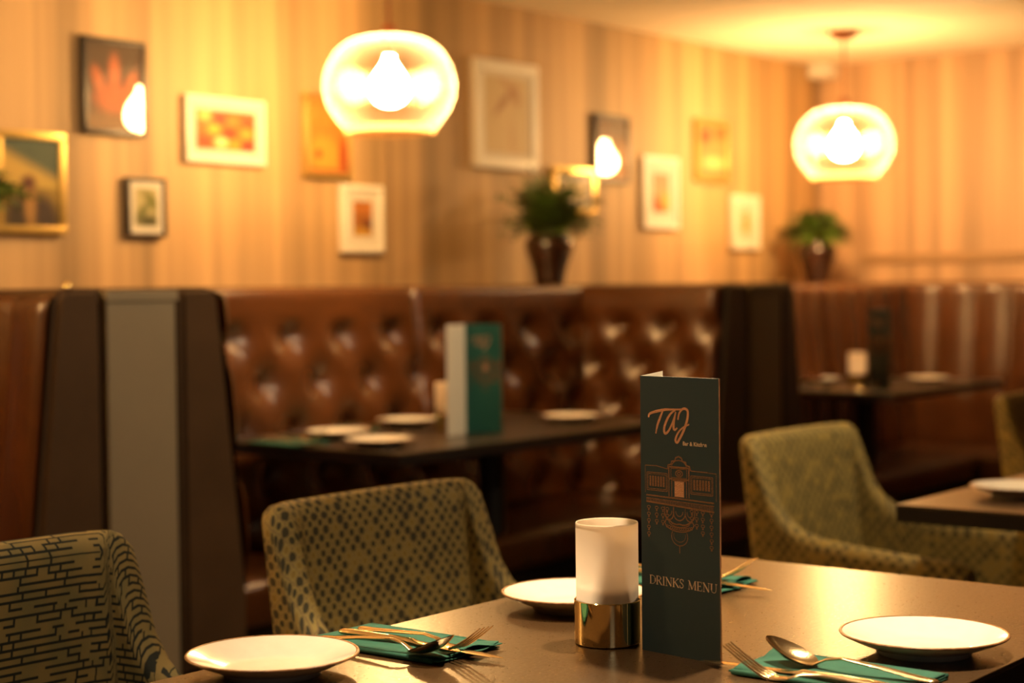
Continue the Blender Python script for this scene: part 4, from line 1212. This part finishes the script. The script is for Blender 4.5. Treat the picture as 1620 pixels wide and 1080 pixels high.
# ---------------------------------------------------------------- upholstered tub chairs
def make_chair(loc, fab, label, seam_m):
    """origin on the floor under the middle of the back; local +y is forward"""
    root = thing('tub_chair', loc, label, 'chair', PI, 'upholstered tub chairs')
    hw = 0.205; rc_ = 0.042; arm = 0.50
    raw = []
    def spl(y): return 0.035 * min(1, y / 0.35)      # arms splay a little
    ys = np.linspace(arm, rc_, 22)
    for y in ys: raw.append((-(hw + spl(y)), y))
    for k in range(1, 9):
        t = PI / 2 * k / 9; raw.append((-(hw - rc_) - rc_ * math.cos(t) - spl(rc_) * math.cos(t), rc_ - rc_ * math.sin(t)))
    for x in np.linspace(-(hw - rc_), hw - rc_, 19): raw.append((x, -0.012 * math.cos(x / hw * PI / 2)))
    left = raw[:30]
    for p in left[::-1]: raw.append((-p[0], p[1]))
    n = len(raw)
    P2 = [Vector(p) for p in raw]
    nor = []; arc = [0.0]
    for i in range(n):
        d = (P2[min(i + 1, n - 1)] - P2[max(i - 1, 0)]).normalized(); nor.append(Vector((-d.y, d.x)) * -1)  # pointing outwards
        if i: arc.append(arc[-1] + (P2[i] - P2[i - 1]).length)
    # make sure the normal points away from the seat
    if nor[n // 2].y > 0: nor = [-q for q in nor]
    tab = [(-1, 0.852), (0.0, 0.852), (0.024, 0.852), (0.034, 0.842), (0.042, 0.810), (0.053, 0.765), (0.068, 0.722), (0.092, 0.694), (0.130, 0.672), (0.19, 0.660), (0.30, 0.652), (0.48, 0.642), (0.50, 0.630), (9, 0.630)]
    th = 0.024; zb = 0.34
    rows = 16; capn = 6
    vs = []; uvs = []; fs = []
    def crest(i): return interp(tab, P2[max(0, min(n - 1, i))].y)[0]
    for i in range(n):
        zt = crest(i)
        sl = abs(crest(i + 2) - crest(i - 2)) / max(1e-6, arc[min(n - 1, i + 2)] - arc[max(0, i - 2)])
        wst = min(1.0, sl / 1.2)
        if abs(P2[i].x) < hw - 0.005 and P2[i].y < rc_:
            zt = max(zt, 0.852 if P2[i].y < 0.024 else zt)
        lean_w = max(0.0, 1 - max(0, P2[i].y) / 0.22)
        ring = []
        for k in range(rows + 1): ring.append((th, zb + (zt - th - zb) * k / rows, 0.0))
        for k in range(1, capn): ring.append((th * math.cos(PI * k / capn), zt - th + th * math.sin(PI * k / capn), PI * k / capn))
        for k in range(rows + 1): ring.append((-th, zt - th - (zt - th - zb) * k / rows, PI))
        for (o_, z, cap) in ring:
            # backrest reclines: its foot stands further forward
            yy = (0.856 - z) * 0.13 * lean_w
            bulge = 0.0
            q = P2[i] + nor[i] * o_
            pt = Vector((q.x * (1 + 0.05 * (z - 0.6)), q.y + yy + bulge, z))
            vs.append(pt); uvs.append((arc[i] + cap * th * wst, min(z, zt - th) + cap * th * (1 - wst)))
    R_ = len(ring)
    for i in range(n - 1):
        for k in range(R_ - 1):
            a = i * R_ + k; fs.append((a, a + R_, a + R_ + 1, a + 1))
        fs.append((i * R_ + R_ - 1, (i + 1) * R_ + R_ - 1, (i + 1) * R_, i * R_))
    fs.append(tuple(range(R_))); fs.append(tuple((n - 1) * R_ + k for k in range(R_ - 1, -1, -1)))
    shell = mk('backrest_shell', vs, fs, fab, root, True, uvs=uvs)
    autosmooth(shell, 60)
    # seat cushion
    m = MB(); m.box(-0.20, 0.20, 0.085, 0.52, 0.36, 0.475, bev=0.03)
    uv = [(v.x * 1.0 + v.z, v.y + v.z) for v in m.v]
    o = m.build('seat', fab, root, True, uvs=uv); autosmooth(o)
    m = MB(); m.box(-0.215, 0.215, 0.06, 0.50, 0.31, 0.36, bev=0.006); m.build('seat_frame', LEGW, root)
    for sx in (-1, 1):
        for y0, dy in ((0.09, -0.05), (0.46, 0.02)):
            m = MB(); m.loft([((sx * 0.215, y0 + dy, 0.0), (0.011, 0, 0), (0, 0.011, 0)), ((sx * 0.19, y0, 0.315), (0.020, 0, 0), (0, 0.020, 0))], 12)
            autosmooth(m.build('leg', LEGW, root))
    return root
SEAM_Y = mat('olive_piping', (0.24, 0.17, 0.06), 0.7)
SEAM_D = mat('dark_piping', (0.20, 0.13, 0.055), 0.7)
CS = 2.158
make_chair(P(-5.455, CS, 0), DOTS, 'olive tub chair with dark dotted weave tucked behind the front table', SEAM_Y)
make_chair(P(-6.160, CS, 0), MAZE, 'olive tub chair with black key-pattern weave at the lower left corner', SEAM_D)
make_chair(P(-4.137, CS, 0), DOTS2, 'green dotted tub chair pulled up to the right-hand table', SEAM_Y)
make_chair(P(-2.715, CS - 0.05, 0), DOTS2, 'green tub chair cut off by the right edge, far side of the right-hand table', SEAM_Y)
